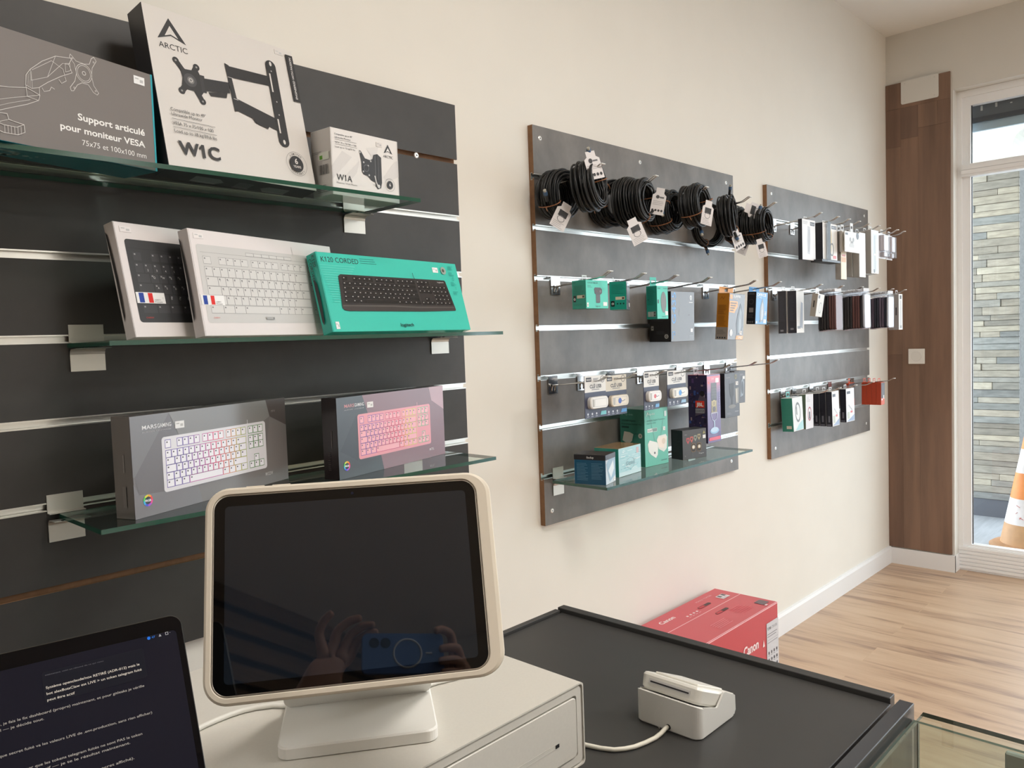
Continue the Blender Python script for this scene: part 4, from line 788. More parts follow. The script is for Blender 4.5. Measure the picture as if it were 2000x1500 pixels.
# ------------------------------------------------------------------ cards and boxes on the fifth rail of the middle panel
NAVY = (66, 70, 92)
def usb(label, pp, top, drive, accent, chip, k):
    m, p, fin = carton('usb_stick_card', label, 'usb stick', pp, NAVY, None, top=True, r=.0003, group='carded usb sticks on the middle panel')
    w, h = pp[6] * 1000, pp[7] * 1000
    p.rect(F, .4, h * .61, w - .4, h - .4, top); p.rect(F, w * .07, h * .86, w * .32, h * .96, (46, 48, 58)); p.text(F, 'NIUS', w * .1, h * .885, h * .045, (220, 220, 220), x1=w * .29, bold=.02)
    p.lines(F, w * .4, w * .66, h * .93, h * .025, 2, h * .012, (70, 72, 80), .2, k); p.disc(F, w * .84, h * .9, w * .1, (60, 62, 70), 20, w * .085)
    p.text(F, 'CLÉ USB', w * .24, h * .705, h * .085, (46, 48, 58), x1=w * .78, bold=.025); p.rect(F, w * .32, h * .66, w * .68, h * .675, (120, 120, 126))
    for q in range(3): p.disc(F, w * (.12 + .2 * q), h * .1, w * .035, (200, 206, 216), 10); p.rect(F, w * (.07 + .2 * q), h * .035, w * (.17 + .2 * q), h * .05, (170, 176, 190))
    p.poly(F, [(w * .7, h * .05), (w * .98, h * .05), (w * .98, h * .14), (w * .74, h * .14)], chip)
    o = fin()
    d = MB(); pr = rrect(w / 1000 * .84, h / 1000 * .28, .012, 5, w / 2000 * 1.06, h / 1000 * .36)
    d.loft([[(x, -.0003, z) for x, z in pr], [(x, -.011, z) for x, z in pr], [(w / 2000 * 1.06 + (x - w / 2000 * 1.06) * .93, -.0135, h / 1000 * .36 + (z - h / 1000 * .36) * .9) for x, z in pr]], col=drive, cap1=True); dr = d.build('usb_drive', mat('usb_white', rough=.25, attr=True), o)
    d = MB(); q = Pen(d, 1, 1, 1); q.lv = 270
    q.rect(F, w * .18, h * .27, w * .27, h * .45, (176, 172, 164)); q.line(F, [(w * .3, h * .27), (w * .84, h * .27), (w * .84, h * .45), (w * .3, h * .45)], .8, (170, 170, 172), True)
    if accent: q.disc(F, w * .5, h * .36, w * .08, accent, 18); q.line(F, [(w * .54, h * .38), (w * .62, h * .34), (w * .74, h * .37)], 1.6, (80, 90, 120))
    d.build('drive_print', mat('usb_white', attr=True), dr)
    return o
WT = (226, 224, 220)
usb('carded plain white usb stick, first card from the left on the fifth rail', (1.7688, -.1842, 1.277, 0, 0, 0, .1005, .1232, .002), WT, (232, 230, 226), None, (110, 190, 196), 1)
usb('carded cream usb stick with dark blue dot, second card from the left', (1.9044, -.1563, 1.2701, 0, 0, 0, .1073, .1222, .002), (214, 206, 190), (222, 212, 194), (50, 80, 170), (70, 140, 200), 2)
usb('carded white usb stick with red dot, third card on the fifth rail', (2.0671, -.1827, 1.2718, 0, 0, 0, .0859, .1208, .002), WT, (236, 234, 232), (214, 96, 100), (110, 170, 220), 3)
usb('carded white usb stick with light blue print, rightmost card on the fifth rail', (2.2282, -.1655, 1.2675, 0, 0, 0, .1150, .1172, .002), WT, (232, 230, 222), (70, 150, 220), (150, 190, 220), 4)
m, p, fin = carton('microphone_box', 'tall purple and pink microphone carton hanging on the fifth rail behind the usb cards', 'box', (2.482, -.166, 1.2400, 0, 0, 0, .0935, .2442, .0768), (122, 108, 150), {'-x': (52, 46, 78), '+z': (214, 110, 120), '-z': (40, 36, 60)}, GLOSS, top=True)
w, h = 93.5, 244.2
for k in range(12): p.rect(F, .8, h - 6 - 5 * k - 5, w - .8, h - 6 - 5 * k, tuple(int(a + (b - a) * k / 11) for a, b in zip((226, 110, 128), (136, 112, 152))), lv=(k == 0))
p.disc(F, 12, 216, 4.5, (220, 80, 60), 14); p.text(F, 'JBL', 30, 226, 6, (235, 190, 196), x1=52); p.rect(F, 60, 214, 82, 230, (244, 240, 240)); p.rect(F, 27, 150, 66, 214, (70, 62, 60)); p.rect(F, 27, 108, 66, 150, (150, 136, 96)); p.disc(F, 46, 140, 12, (216, 200, 130), 22, 9); p.disc(F, 46, 120, 10, (90, 80, 76), 20)
for k in range(5): p.rect(F, 29, 160 + 10 * k, 64, 162 + 10 * k, (96, 88, 84))
p.rect(F, 24, 104, 69, 108, (180, 176, 190)); p.line(F, [(24, 104), (30, 84), (46, 76), (62, 84), (69, 104)], 3, (190, 200, 224)); p.rect(F, 42, 50, 50, 78, (176, 196, 220)); p.disc(F, 46, 42, 31, (150, 190, 224), 28, ry=11); p.disc(F, 46, 46, 26, (190, 214, 236), 28, ry=9); p.poly(F, rrect(80, 12, 5, 4, 46, 14), (226, 90, 110)); p.disc(F, 80, 30, 6, (90, 96, 150), 14, 4.6); p.lines(F, 80, 86, 200, 8, 10, 3, (150, 140, 180), .1, 3)
rnd = random.Random(4); p.lv += 1
for k in range(70): x, y = rnd.uniform(3, 66), rnd.uniform(60, 238); s_ = rnd.uniform(2, 9); p.rect('left', x, y, x + s_, y + s_ * rnd.uniform(.4, 2), rnd.choice([(70, 60, 110), (44, 38, 70), (92, 70, 120), (60, 84, 150), (150, 130, 140), (40, 34, 56), (84, 60, 80)]), lv=False)
p.poly('left', [(28, 96), (70, 110), (74, 160), (50, 176), (34, 140)], (92, 80, 96)); p.disc('left', 58, 178, 10, (30, 26, 34), 20)
p.rect('left', 30, 128, 66, 152, (226, 64, 48)); p.text('left', 'JBL', 34, 133, 13, (250, 244, 240), x1=62, bold=.03); p.rect('left', 30, 108, 66, 124, (150, 150, 156)); p.text('left', 'QUANTUM', 32, 112, 8, (60, 56, 70), x1=64)
o = fin(); tab(o, .03, .064, .2445, .268, .07, (190, 186, 190))
GP = (96, 98, 104)
m, p, fin = carton('smart_lamp_box', 'dark grey carton printed with two table lamps, hanging right of the purple carton', 'box', (2.6439, -.1462, 1.236, 0, 0, 0, .1123, .1661, .0227), GP, {'-x': (26, 26, 28), '-z': (40, 40, 42)}, top=True)
p.text(F, 'tp-link', 14, 148, 4, (200, 200, 204), x1=40); p.poly(F, [(34, 126), (70, 128), (68, 84), (60, 70), (58, 46), (64, 38), (40, 36), (48, 44), (48, 70), (38, 84)], (62, 60, 60)); p.poly(F, [(78, 106), (106, 108), (104, 50), (82, 48)], (150, 148, 140)); p.poly(F, [(84, 104), (94, 104), (94, 54), (86, 54)], (196, 190, 180)); p.disc(F, 52, 40, 28, (130, 128, 122), 28, ry=7); p.disc(F, 84, 150, 8, (190, 178, 110), 20, 6); p.text(F, 'Smart', 74, 18, 4, (220, 220, 224), x1=102); p.lines(F, 14, 50, 18, 3, 3, .8, (150, 150, 156), .3, 2)
o = fin(); sticker(o, 82, 118, 102, 132); tab(o, .04, .072, .1664, .188, .018, (120, 122, 128))
m, p, fin = carton('smart_lamp_box', 'rearmost dark grey carton at the right end of the fifth rail', 'box', (2.8742, -.0639, 1.2319, 0, .0191, .0142, .0916, .13, .04), (102, 104, 110), {'-x': (60, 60, 64)}, top=True)
p.poly(F, [(50, 24), (74, 30), (80, 84), (70, 100), (58, 90)], (150, 160, 172)); p.disc(F, 66, 62, 8, (90, 96, 104), 20, ry=26); p.rect(F, 68, 96, 86, 108, (240, 240, 240)); p.lines(F, 46, 84, 118, 3, 3, .8, (170, 172, 178), .3, 2)
o = fin(); tab(o, .03, .062, .1303, .152, .034, (130, 132, 138))

# ------------------------------------------------------------------ boxes standing on the glass shelf of the middle panel
m, p, fin = carton('adapter_box', 'dark blue carton with white fine print, leftmost on the middle panel shelf', 'box', (1.8119, -.2187, SP + .0003, .2736, 0, 0, .0795, .0872, .0987), (196, 210, 218), {'-x': (30, 82, 112), '+z': (52, 48, 46), '-z': (40, 40, 44)}, GLOSS)
p.rect('left', 0, 72, 98.6, 87, (42, 42, 46)); p.text('left', 'ibudup', 40, 76.5, 6.5, (226, 226, 226), x1=62, bold=.01); p.lines('left', 8, 44, 62, 4.4, 12, 1.1, (96, 144, 170), .5, 7); p.lines('left', 54, 92, 62, 4.4, 11, 1.1, (96, 144, 170), .4, 8)
p.lines('top', 20, 60, 70, 6, 2, 1, (110, 106, 104), .3, 2); p.rect('top', 10, 14, 26, 18, (110, 106, 104)); p.poly(F, [(4, 60), (40, 84), (76, 70), (76, 20), (30, 6)], (150, 180, 200)); p.poly(F, [(20, 40), (60, 66), (66, 40), (40, 16)], (216, 226, 230)); p.rect(F, 1, 72, 79, 87, (70, 76, 84))
o = fin(); sticker(o, 60, 4, 74, 14)
m, p, fin = carton('adapter_box', 'teal carton with pale shiny front and brown top beside the dark blue carton', 'box', (1.9317, -.1773, SP + .0003, .0887, 0, 0, .1364, .0882, .0868), (168, 208, 212), {'-x': (36, 130, 116), '+z': (150, 122, 88)}, GLOSS)
rnd = random.Random(8); p.lv += 1
for k in range(46): x, y = rnd.uniform(2, 110), rnd.uniform(4, 82); p.rect(F, x, y, min(x + rnd.uniform(6, 40), 134), y + rnd.uniform(.6, 2.4), rnd.choice([(214, 232, 232), (132, 186, 194), (196, 222, 224), (110, 168, 180), (226, 236, 236)]), lv=False)
p.disc(F, 70, 36, 26, (140, 170, 178), 26, 24, ry=18); p.text(F, 'Gigabit', 46, 32, 11, (120, 150, 160), x1=94); p.rect(F, 108, 62, 122, 80, (200, 170, 170)); p.rect(F, 1, 1, 135, 14, (190, 214, 218))
o = fin()
TG = (104, 188, 170)
m, p, fin = carton('powerline_box', 'tall teal carton printed with white plug-in adapters on the middle panel shelf', 'box', (2.1286, -.1402, SP + .0003, -.0556, 0, 0, .1261, .1888, .1015), TG, {'-x': (52, 116, 100), '+z': (120, 150, 140)})
p.line(F, [(12, 166), (17, 178), (22, 170)], 2, (230, 240, 236)); p.text(F, 'tp-link', 26, 168, 7, (214, 234, 228), x1=56); p.text(F, 'AV1000 Gigabit Powerline', 12, 148, 4.6, (60, 120, 112), x1=110); p.text(F, 'Starter Kit', 12, 139, 4.6, (60, 120, 112), x1=60); p.rect(F, 14, 112, 66, 124, (220, 226, 222)); p.text(F, 'GIGABIT', 16, 115, 6, (80, 90, 90), x1=40, bold=.01); p.rect(F, 42, 113, 65, 123, (120, 140, 136))
p.line(F, [(22, 178), (56, 72)], 1.4, (120, 160, 156)); p.line(F, [(100, 150), (86, 98)], 1.4, (120, 160, 156))
p.poly(F, [(14, 74), (24, 86), (62, 76), (70, 66), (66, 34), (56, 24), (30, 38), (18, 50)], (232, 234, 230)); p.poly(F, [(62, 84), (72, 96), (112, 98), (120, 88), (116, 50), (100, 40), (72, 52)], (224, 228, 222)); p.poly(F, [(66, 80), (74, 90), (108, 92), (112, 84), (100, 52), (74, 58)], (238, 226, 214)); p.disc(F, 50, 42, 4, (90, 96, 100), 12); p.disc(F, 100, 76, 10, (220, 206, 190), 18); p.rect(F, 84, 12, 116, 15, (80, 140, 130)); p.rect(F, 106, 158, 118, 176, (200, 216, 214))
p.line('left', [(10, 168), (15, 178), (20, 172)], 1.6, (170, 200, 190)); p.text('left', 'tp-link', 24, 168, 6, (130, 176, 164), x1=56); p.text('left', 'AV1000 Gigabit', 8, 148, 5.4, (20, 52, 46), x1=66, bold=.008); p.text('left', 'Powerline Starter Kit', 8, 137, 5.4, (20, 52, 46), x1=90, bold=.008); p.rect('left', 8, 126, 38, 131, (26, 60, 54))
p.poly('left', [(10, 84), (18, 114), (42, 112), (56, 106), (50, 84), (34, 72)], (196, 190, 178)); p.disc('left', 84, 102, 8, (176, 170, 158), 20); p.disc('left', 84, 102, 3, (110, 116, 108), 12); p.line('left', [(60, 108), (76, 108)], 1, (20, 52, 46))
o = fin(); sticker(o, 98, 112, 110, 124)
m, p, fin = carton('camera_box', 'short dark grey carton with red and yellow emblems, right end of middle panel shelf', 'box', (2.318, -.163, SP + .0003, -.2147, 0, 0, .117, .1011, .0538), (86, 87, 90), {'-x': (44, 46, 50), '+z': (60, 60, 62)})
p.lines('left', 8, 44, 88, 4, 16, 1, (66, 68, 72), .5, 5); p.text(F, 'tapo', 10, 84, 3.4, (180, 180, 182), x1=22)
for k, c in enumerate(((190, 90, 96), (200, 110, 104), (150, 160, 150), (170, 160, 130))): x = 26 + 18 * k; p.poly(F, [(x - 7, 74 + 3 * k), (x + 7, 74 + 3 * k), (x + 8, 64 + 3 * k), (x, 52 + 3 * k), (x - 8, 64 + 3 * k)], c); p.disc(F, x, 66 + 3 * k, 4, (90, 84, 82), 14)
for x, c in ((52, (214, 206, 190)), (80, (200, 190, 168))): p.poly(F, rrect(20, 30, 6, 4, x, 38), (150, 120, 84)); p.poly(F, rrect(17, 27, 5, 4, x, 38), (60, 58, 58)); p.disc(F, x, 40, 7, c, 20); p.disc(F, x, 40, 3.4, (240, 238, 232), 16)
p.text(F, 'Tapo', 76, 14, 4, (226, 226, 226), x1=102); p.rect(F, 98, 66, 112, 78, (240, 240, 240)); p.poly(F, [(98, 82), (104, 94), (111, 83)], (170, 160, 110)); p.rect(F, 8, 10, 14, 15, (110, 110, 112))
o = fin()
# ------------------------------------------------------------------ far panel: boxes and phone cases on hooks
WH_ = (232, 231, 230); BK = (38, 40, 50); SIDE_SHADE = (176, 172, 166)  # last one puts the shade on the pale boxes' sides into the colour
def hbox(name, label, pp, base, side, draw=None, tabc=(210, 208, 206), group=None, ht=None, mt=None, cat='box', tabname='hang_tab'):
    m, p, fin = carton(name, label, cat, pp, base, {'-x': side, '+x': side, '-z': side}, mt or CARD, top=True, group=group)
    if draw: draw(p, pp[6] * 1000, pp[7] * 1000, pp[8] * 1000)
    o = fin(); w, h, d = pp[6:9]
    if ht: tab(o, w * .5 - .017, w * .5 + .017, h + .0003, h + ht, d * .8, tabc, tabname)
    return o
def dev(c1, c2, logo=True, acc=None):
    def f(p, w, h, d):
        p.poly(F, [(w * .38, h * .16), (w * .56, h * .14), (w * .62, h * .5), (w * .6, h * .82), (w * .42, h * .84), (w * .36, h * .5)], c1); p.line(F, [(w * .48, h * .22), (w * .52, h * .74)], w * .05, c2)
        if logo: p.rect(F, w * .6, h * .86, w * .94, h * .95, (60, 66, 80)); p.text(F, 'NIUS', w * .64, h * .885, h * .04, (230, 230, 230), x1=w * .9)
        if acc: p.rect(F, w * .7, h * .06, w * .92, h * .14, acc)
        p.lines(F, w * .06, w * .5, h * .95, h * .03, 3, h * .008, (150, 150, 152), .4, int(w)); p.lines('left', d * .2, d * .8, h * .9, h * .04, 12, h * .008, tuple(min(255, c + 34) for c in BK), .5, int(h))
    return f
def cable_pic(p, w, h, d):
    dev((226, 206, 160), (246, 240, 226), True, (220, 110, 110))(p, w, h, d); p.disc(F, w * .62, h * .3, w * .13, (120, 118, 116), 20, w * .1, ry=h * .18)
hbox('charger_box', 'black and white charger box on the first hook, top rail of the far panel', (3.266, -.1775, 1.8532, 0, 0, 0, .1338, .1708, .0178), (236, 235, 236), BK, dev((196, 198, 204), (150, 152, 160)), ht=.014)
hbox('cable_box', 'black sided box printed with a cream cable, second top hook of the far panel', (3.437, -.1937, 1.8498, 0, 0, 0, .160, .1619, .0324), (234, 231, 226), BK, cable_pic, ht=.016)
m, p, fin = carton('box_tray', 'black open tray protruding below the boxes on the top rail of the far panel', 'tray', (3.38, -.214, 1.687, 0, 0, 0, .20, .011, .05), (40, 40, 44), None, top=True); p.rect(F, 60, 3, 198, 8, (96, 98, 104)); o = fin(); tab(o, .09, .12, .0112, .18, .01, (40, 40, 44), 'tray_back', None, False)
hbox('earphone_box', 'small cream box squeezed beside the white earphone card on the far panel', (3.603, -.2128, 1.8225, 0, 0, 0, .056, .0921, .011), (234, 226, 212), SIDE_SHADE, lambda p, w, h, d: (p.disc(F, w * .5, h * .6, w * .2, (206, 180, 140), 16, w * .14), p.rect(F, w * .4, h * .2, w * .6, h * .5, (214, 196, 166))), ht=.03)
def ear(p, w, h, d):
    for s in (-1, 1): p.disc(F, w * .46 + s * w * .1, h * .62, w * .055, (150, 150, 150), 16); p.line(F, [(w * .46 + s * w * .1, h * .6), (w * .46 + s * w * .06, h * .4)], w * .035, (160, 160, 160))
    p.poly(F, rrect(w * .3, h * .16, 3, 3, w * .46, h * .32), (196, 195, 194)); p.disc(F, w * .84, h * .84, w * .09, (80, 80, 86), 18); p.rect(F, w * .04, h * .82, w * .2, h * .92, (80, 82, 90)); p.disc(F, w * .46, h * .5, w * .035, (90, 90, 90), 12)
hbox('earphone_card', 'flat white card printed with wireless earphones on the far panel top rail', (3.602, -.2256, 1.8216, 0, 0, 0, .180, .0925, .004), (226, 224, 222), (214, 212, 210), ear, ht=.04)
hbox('strap_box', 'slim box with orange striped front, hanging low on the far panel top rail', (3.627, -.198, 1.825, 0, 0, 0, .0654, .216, .0254), (236, 218, 188), SIDE_SHADE, lambda p, w, h, d: (p.rect(F, w * .1, h * .36, w * .9, h * .46, (214, 160, 110)), p.rect(F, w * .2, h * .48, w * .8, h * .52, (206, 120, 110)), p.rect(F, w * .12, h * .04, w * .88, h * .32, (244, 226, 190))), ht=.03)
GRP = 'long white accessory boxes on the far panel top rail'
for k, (x, y, zt, w, h, d, lab) in enumerate(((3.85, -.165, 1.836, .08, .205, .029, 'long pale box, rearmost on the fifth hook of the far panel top rail'), (3.85, -.198, 1.836, .08, .21, .030, 'long pale box, front one on the fifth hook of the far panel top rail'), (3.97, -.1835, 1.852, .1004, .208, .0255, 'long pale box, rear one on the sixth hook of the far panel top rail'), (3.97, -.2104, 1.8559, .1004, .2098, .0259, 'long white box with clear window, front of the sixth hook, far panel'))):
    def wn(p, w_, h_, d_):
        p.poly(F, rrect(w_ * .6, h_ * .86, 6, 4, w_ * .5, h_ * .48), (206, 212, 214)); p.rect(F, w_ * .44, h_ * .1, w_ * .54, h_ * .88, (170, 182, 188)); p.rect(F, w_ * .6, h_ * .3, w_ * .7, h_ * .8, (236, 226, 206)); p.rect(F, w_ * .3, h_ * .02, w_ * .5, h_ * .1, (120, 124, 130)); p.rect(F, w_ * .34, h_ * .42, w_ * .66, h_ * .46, (240, 240, 240))
    hbox('accessory_box', lab, (x, y, zt, 0, 0, 0, w, h, d), (238, 238, 236), SIDE_SHADE, wn if k == 3 else None, group=GRP, ht=.02)
for x, y, zt, w, h, lab in ((4.1149, -.2001, 1.853, .1102, .125, 'white charger in a clear blister card, seventh hook of the far panel top rail'), (4.2578, -.192, 1.853, .088, .125, 'white charger in a clear blister card, eighth hook of the far panel top rail')):
    o = hbox('charger_blister', lab, (x, y + .008, zt, 0, 0, 0, w, h, .0015), (232, 230, 232), (220, 218, 220), lambda p, w_, h_, d_: p.rect(F, w_ * .6, h_ * .8, w_ * .7, h_ * .95, (70, 74, 84)), group='blister packs at the end of the top rail', ht=.02, cat='charger', mt=GLOSS)
    m = MB(); m.cbox(w * .2, -.022, h * .3, w * .78, -.0006, h * .92, .004, (216, 212, 218), seg=2); m.cbox(w * .3, -.018, h * .06, w * .7, -.0006, h * .26, .004, (190, 186, 190), seg=2); m.build('charger', mat('usb_white', attr=True), o)
    m = MB(); m.cbox(w * .1, -.026, h * .03, w * .9, -.0004, h * .95, .006, seg=2); m.build('clear_blister', CLEAR, o)
# third rail
hbox('power_bank_box', 'dark sided slim box, rear one on the first third-rail hook', (3.287, -.0937, 1.5576, 0, 0, 0, .08, .1837, .0377), (230, 228, 226), (48, 49, 58), lambda p, w, h, d: (p.lines('left', 8, 30, 160, 5, 22, 1.6, (66, 68, 80), .4, 2), p.rect('left', 10, 8, 24, 16, (130, 132, 140))), ht=.02)
hbox('power_bank_box', 'dark sided box with white front, front one on that third rail hook, far panel', (3.2884, -.1377, 1.5558, 0, 0, 0, .0773, .1817, .0391), (232, 230, 226), (40, 41, 52), lambda p, w, h, d: (p.poly(F, [(w * .4, h * .14), (w * .8, h * .1), (w * .84, h * .7), (w * .6, h * .74)], (168, 176, 190)), p.rect(F, w * .1, h * .1, w * .5, h * .16, (140, 144, 150)), p.lines('left', 8, 30, 160, 5, 22, 1.6, (60, 62, 76), .4, 3), p.rect('left', 12, 14, 26, 22, (130, 132, 140))), ht=.02)
hbox('adapter_box', 'small tilted grey box at the tip of the first third-rail hook, far panel', (3.2931, -.2311, 1.5359, 0, .12, .0625, .068, .0954, .025), (216, 214, 208), (172, 166, 156), lambda p, w, h, d: (p.disc(F, w * .56, h * .4, w * .2, (150, 150, 150), 22, w * .17, ry=h * .24), p.rect(F, w * .14, h * .8, w * .34, h * .94, (80, 84, 92)), p.rect('left', 9, 38, 15, 66, (70, 66, 62))), ht=.026)
def case_proto(col, bag):
    root = bpy.data.objects.new('phone_case', None); COL.objects.link(root); root.empty_display_size = .02
    m = MB(); pr = rrect(.076, .152, .011, 4, .04, .08); pr = [(x, z) for x, z in pr]
    m.loft([[(.04 + (x - .04) * .97, -.0, .08 + (z - .08) * .985) for x, z in pr], [(x, .0015, z) for x, z in pr], [(x, .0075, z) for x, z in pr], [(.04 + (x - .04) * .97, .009, .08 + (z - .08) * .985) for x, z in pr]], col=col, cap0=True, cap1=True); m.build('case_shell', mat('case_leather', rough=.5, attr=True), root)
    m = MB(); m.cbox(.0006, -.0012, 0, .0794, .0102, .164, .002); m.box(.002, .0042, .164, .078, .0048, .186); m.build('clear_bag', CLEAR, root)
    m = MB(); m.box(.003, .0038, .172, .077, .0041, .186, (228, 228, 230)); m.box(.002, .0003, .001, .078, .0087, .0022, (200, 170, 166)); m.build('bag_header', PAPER, root)
    return root
BR_, BKC, PU, DK, WB_ = (120, 84, 81), (58, 56, 58), (112, 102, 120), (52, 55, 70), (214, 222, 232)
NAMEC = {BR_: 'brown', BKC: 'black', PU: 'mauve', DK: 'navy', WB_: 'white'}
cnt = {}
for hk, x, y, dy, seq, hooktxt in ((0, 3.522, -.143, .0119, [BKC] * 4 + [BR_] * 3, 'second'), (1, 3.752, -.160, .0119, [BKC] * 4 + [BR_] * 3 + [BKC, WB_], 'third'), (2, 4.166, -.138, .0119, [PU, PU, DK, DK, PU, PU, DK, WB_], 'fifth')):
    for k, c in enumerate(seq):
        key_ = ('case', c)
        if key_ not in PROTO: o = PROTO[key_] = case_proto(c, None)
        else: o = copy_tree(PROTO[key_])
        o.location = (x + .002 * math.sin(5 * k + hk), y - dy * k, 1.374 + .002 * math.sin(7 * k) + .0012 * k); o.rotation_euler = (.01 * math.sin(3 * k), 0, .015 * math.sin(4 * k + 1))
        tag(o, '%s bagged phone case, %s from the wall on the %s hook of the third rail' % (NAMEC[c], ORD[k + 1], hooktxt), 'phone case', 'bagged phone cases on the third rail of the far panel')
for k, y in enumerate((-.1795, -.2057)):
    hbox('cable_box', ('slim pale box with dark slot, rear' if not k else 'slim white box with dark slot, front') + ' of the pair ending the third rail', (4.3704, y, 1.5549, 0, 0, 0, .0592, .1861, .0247), (232, 230, 226), (170, 166, 164), lambda p, w, h, d: (p.rect('left', 9, 76, 15, 116, (76, 74, 78)), p.line(F, [(w * .5, 20), (w * .5, 150)], w * .14, (176, 178, 182)), p.rect(F, w * .3, h * .86, w * .7, h * .96, (60, 62, 70)), p.rect(F, w * .3, 8, w * .7, 22, (150, 152, 156))), ht=.02)
# sixth rail
def ringp(c):
    return lambda p, w, h, d: (p.disc(F, w * .5, h * .55, w * .26, (110, 112, 112), 26, w * .2, ry=h * .3), p.poly(F, [(w * .34, h * .5), (w * .44, h * .46), (w * .42, h * .74), (w * .34, h * .7)], (130, 132, 132)), p.poly(F, [(w * .2, h * .02), (w * .98, h * .02), (w * .98, h * .3), (w * .6, h * .2)], c), p.lines('left', d * .12, d * .8, h * .9, h * .04, 14, h * .01, (40, 140, 124), .4, 5), p.rect('left', d * .4, h * .08, d * .85, h * .17, (200, 196, 180)))
hbox('watch_strap_box', 'tilted teal and white box on the first hook of the sixth rail, far panel', (3.3378, -.0895, 1.0889, 0, -.0371, -.0168, .1044, .1487, .0518), (228, 230, 230), (34, 128, 110), ringp((168, 212, 214)), (120, 206, 200), ht=.024)
hbox('watch_strap_box', 'white box with red loop on the second hook of the sixth rail, far panel', (3.4787, -.0901, 1.0975, 0, .0052, 0, .0826, .1617, .03), (232, 230, 234), (120, 136, 118), lambda p, w, h, d: (p.disc(F, w * .5, h * .42, w * .24, (176, 80, 90), 24, w * .19, ry=h * .2), p.rect(F, w * .4, h * .28, w * .58, h * .48, (96, 88, 90)), p.lines(F, w * .1, w * .6, h * .9, h * .04, 4, 1, (150, 150, 154), .4, 2)), ht=.018)
def thin(p, w, h, d): p.rect('left', d * .35, h * .12, d * .62, h * .3, (120, 122, 134)); p.lines('left', d * .25, d * .75, h * .9, h * .05, 11, h * .012, (58, 60, 74), .4, 4); p.rect('left', d * .1, h * .02, d * .8, h * .06, (110, 112, 124))
def blues(p, w, h, d): thin(p, w, h, d); p.line(F, [(w * .3, h * .5), (w * .7, h * .34)], w * .08, (186, 188, 192)); p.rect(F, w * .1, h * .84, w * .5, h * .92, (70, 74, 86)); p.rect(F, w * .5, h * .26, w * .74, h * .32, (214, 110, 110)); p.poly(F, [(w * .04, h * .02), (w * .96, h * .02), (w * .96, h * .2), (w * .5, h * .1)], (150, 170, 200)); p.rect(F, w * .14, h * .1, w * .4, h * .3, (196, 204, 190))
for y, lab, ex in ((-.0755, 'navy sided slim box, rearmost of three on the sixth rail of the far panel', thin), (-.1056, 'navy sided slim box, middle of three on the sixth rail of the far panel', thin), (-.1357, 'navy sided slim box with white front, foremost of three on the sixth rail', blues)):
    hbox('stylus_box', lab, (3.6586, y, 1.0952, 0, -.0169, -.0052, .0829, .1632, .0286), (232, 232, 230), (36, 38, 50), ex, group='navy slim boxes on the sixth rail', ht=.018)
hbox('stylus_box', 'larger navy sided white box left of the orange boxes on the sixth rail', (3.8671, -.1212, 1.0928, 0, -.0122, 0, .1058, .1625, .0294), (234, 236, 240), (36, 38, 50), blues, group='navy slim boxes on the sixth rail', ht=.018)
OG = (212, 88, 52)
def orp(p, w, h, d): p.rect(F, w * .02, h * .3, w * .98, h * .98, (70, 68, 72)); p.poly(F, [(w * .3, h * .4), (w * .8, h * .36), (w * .7, h * .9), (w * .4, h * .9)], (96, 94, 98)); p.rect(F, w * .1, h * .2, w * .4, h * .28, (232, 232, 232)); p.rect(F, w * .6, h * .26, w * .84, h * .42, (226, 226, 226))
for k in range(4):
    hbox('memory_card_box', 'small orange box, %s from the wall on the last sixth rail hook' % ORD[k + 1], (4.1941, -.1014 - .0243 * k, 1.104, 0, .008, 0, .0518, .1153, .0235), OG, (182, 72, 46), orp, OG, group='orange boxes on the sixth rail of the far panel', ht=.02)
hbox('memory_card_box', 'orange framed box showing its dark front, left of the orange row', (4.04, -.072, 1.108, .1, 0, 0, .10, .118, .016), OG, (182, 72, 46), orp, OG, ht=.022)

# ------------------------------------------------------------------ printer carton on the floor
RED = (208, 88, 96)
m, p, fin = carton('printer_box', 'red printer carton with white lettering standing on the wood floor against the wall', 'box', (2.235, -.285, .0005, .004, 0, 0, .524, .3752, .262), (196, 70, 76), {'+z': RED, '+x': (200, 70, 74)}, r=.0025)
p.rect('top', 0, 148, 524, 151, (244, 196, 200)); p.rect('top', 0, 1, 524, 4, (236, 190, 194)); p.rect('top', 520, 2, 523, 260, (236, 170, 176))
CW = (246, 226, 226)
p.text('top', 'Canon', 60, 206, 20, CW, x1=150, bold=.03); p.text('top', 'PIXMA TS4150i', 330, 226, 9, (238, 190, 192), x1=440)
for k in range(4): p.rect('top', 180 + 22 * k, 176, 190 + 22 * k, 184, CW); p.rect('top', 178 + 22 * k, 166, 192 + 22 * k, 169, (230, 160, 166))
p.poly('top', rrect(84, 15, 7, 4, 320, 190), (58, 14, 20)); p.poly('top', rrect(84, 15, 7, 4, 310, 112), (58, 14, 20)); p.rect('top', 282, 184, 320, 195, (200, 40, 54)); p.rect('top', 272, 106, 310, 117, (200, 44, 58))
p.rect('top', 430, 170, 480, 206, (232, 226, 228)); p.rect('top', 436, 186, 452, 204, (90, 84, 90)); p.rect('top', 462, 186, 478, 204, (80, 74, 80)); p.lines('top', 434, 476, 182, 5, 3, 1.2, (120, 112, 116), .2, 3)
p.poly('top', rrect(46, 40, 6, 4, 480, 42), (112, 92, 98)); p.rect('top', 456, 12, 472, 20, (244, 224, 226))
p.lines('top', 150, 280, 70, 9, 5, 2, (232, 150, 156), .4, 5); p.lines('top', 330, 420, 96, 10, 6, 3, (222, 100, 110), .2, 6)
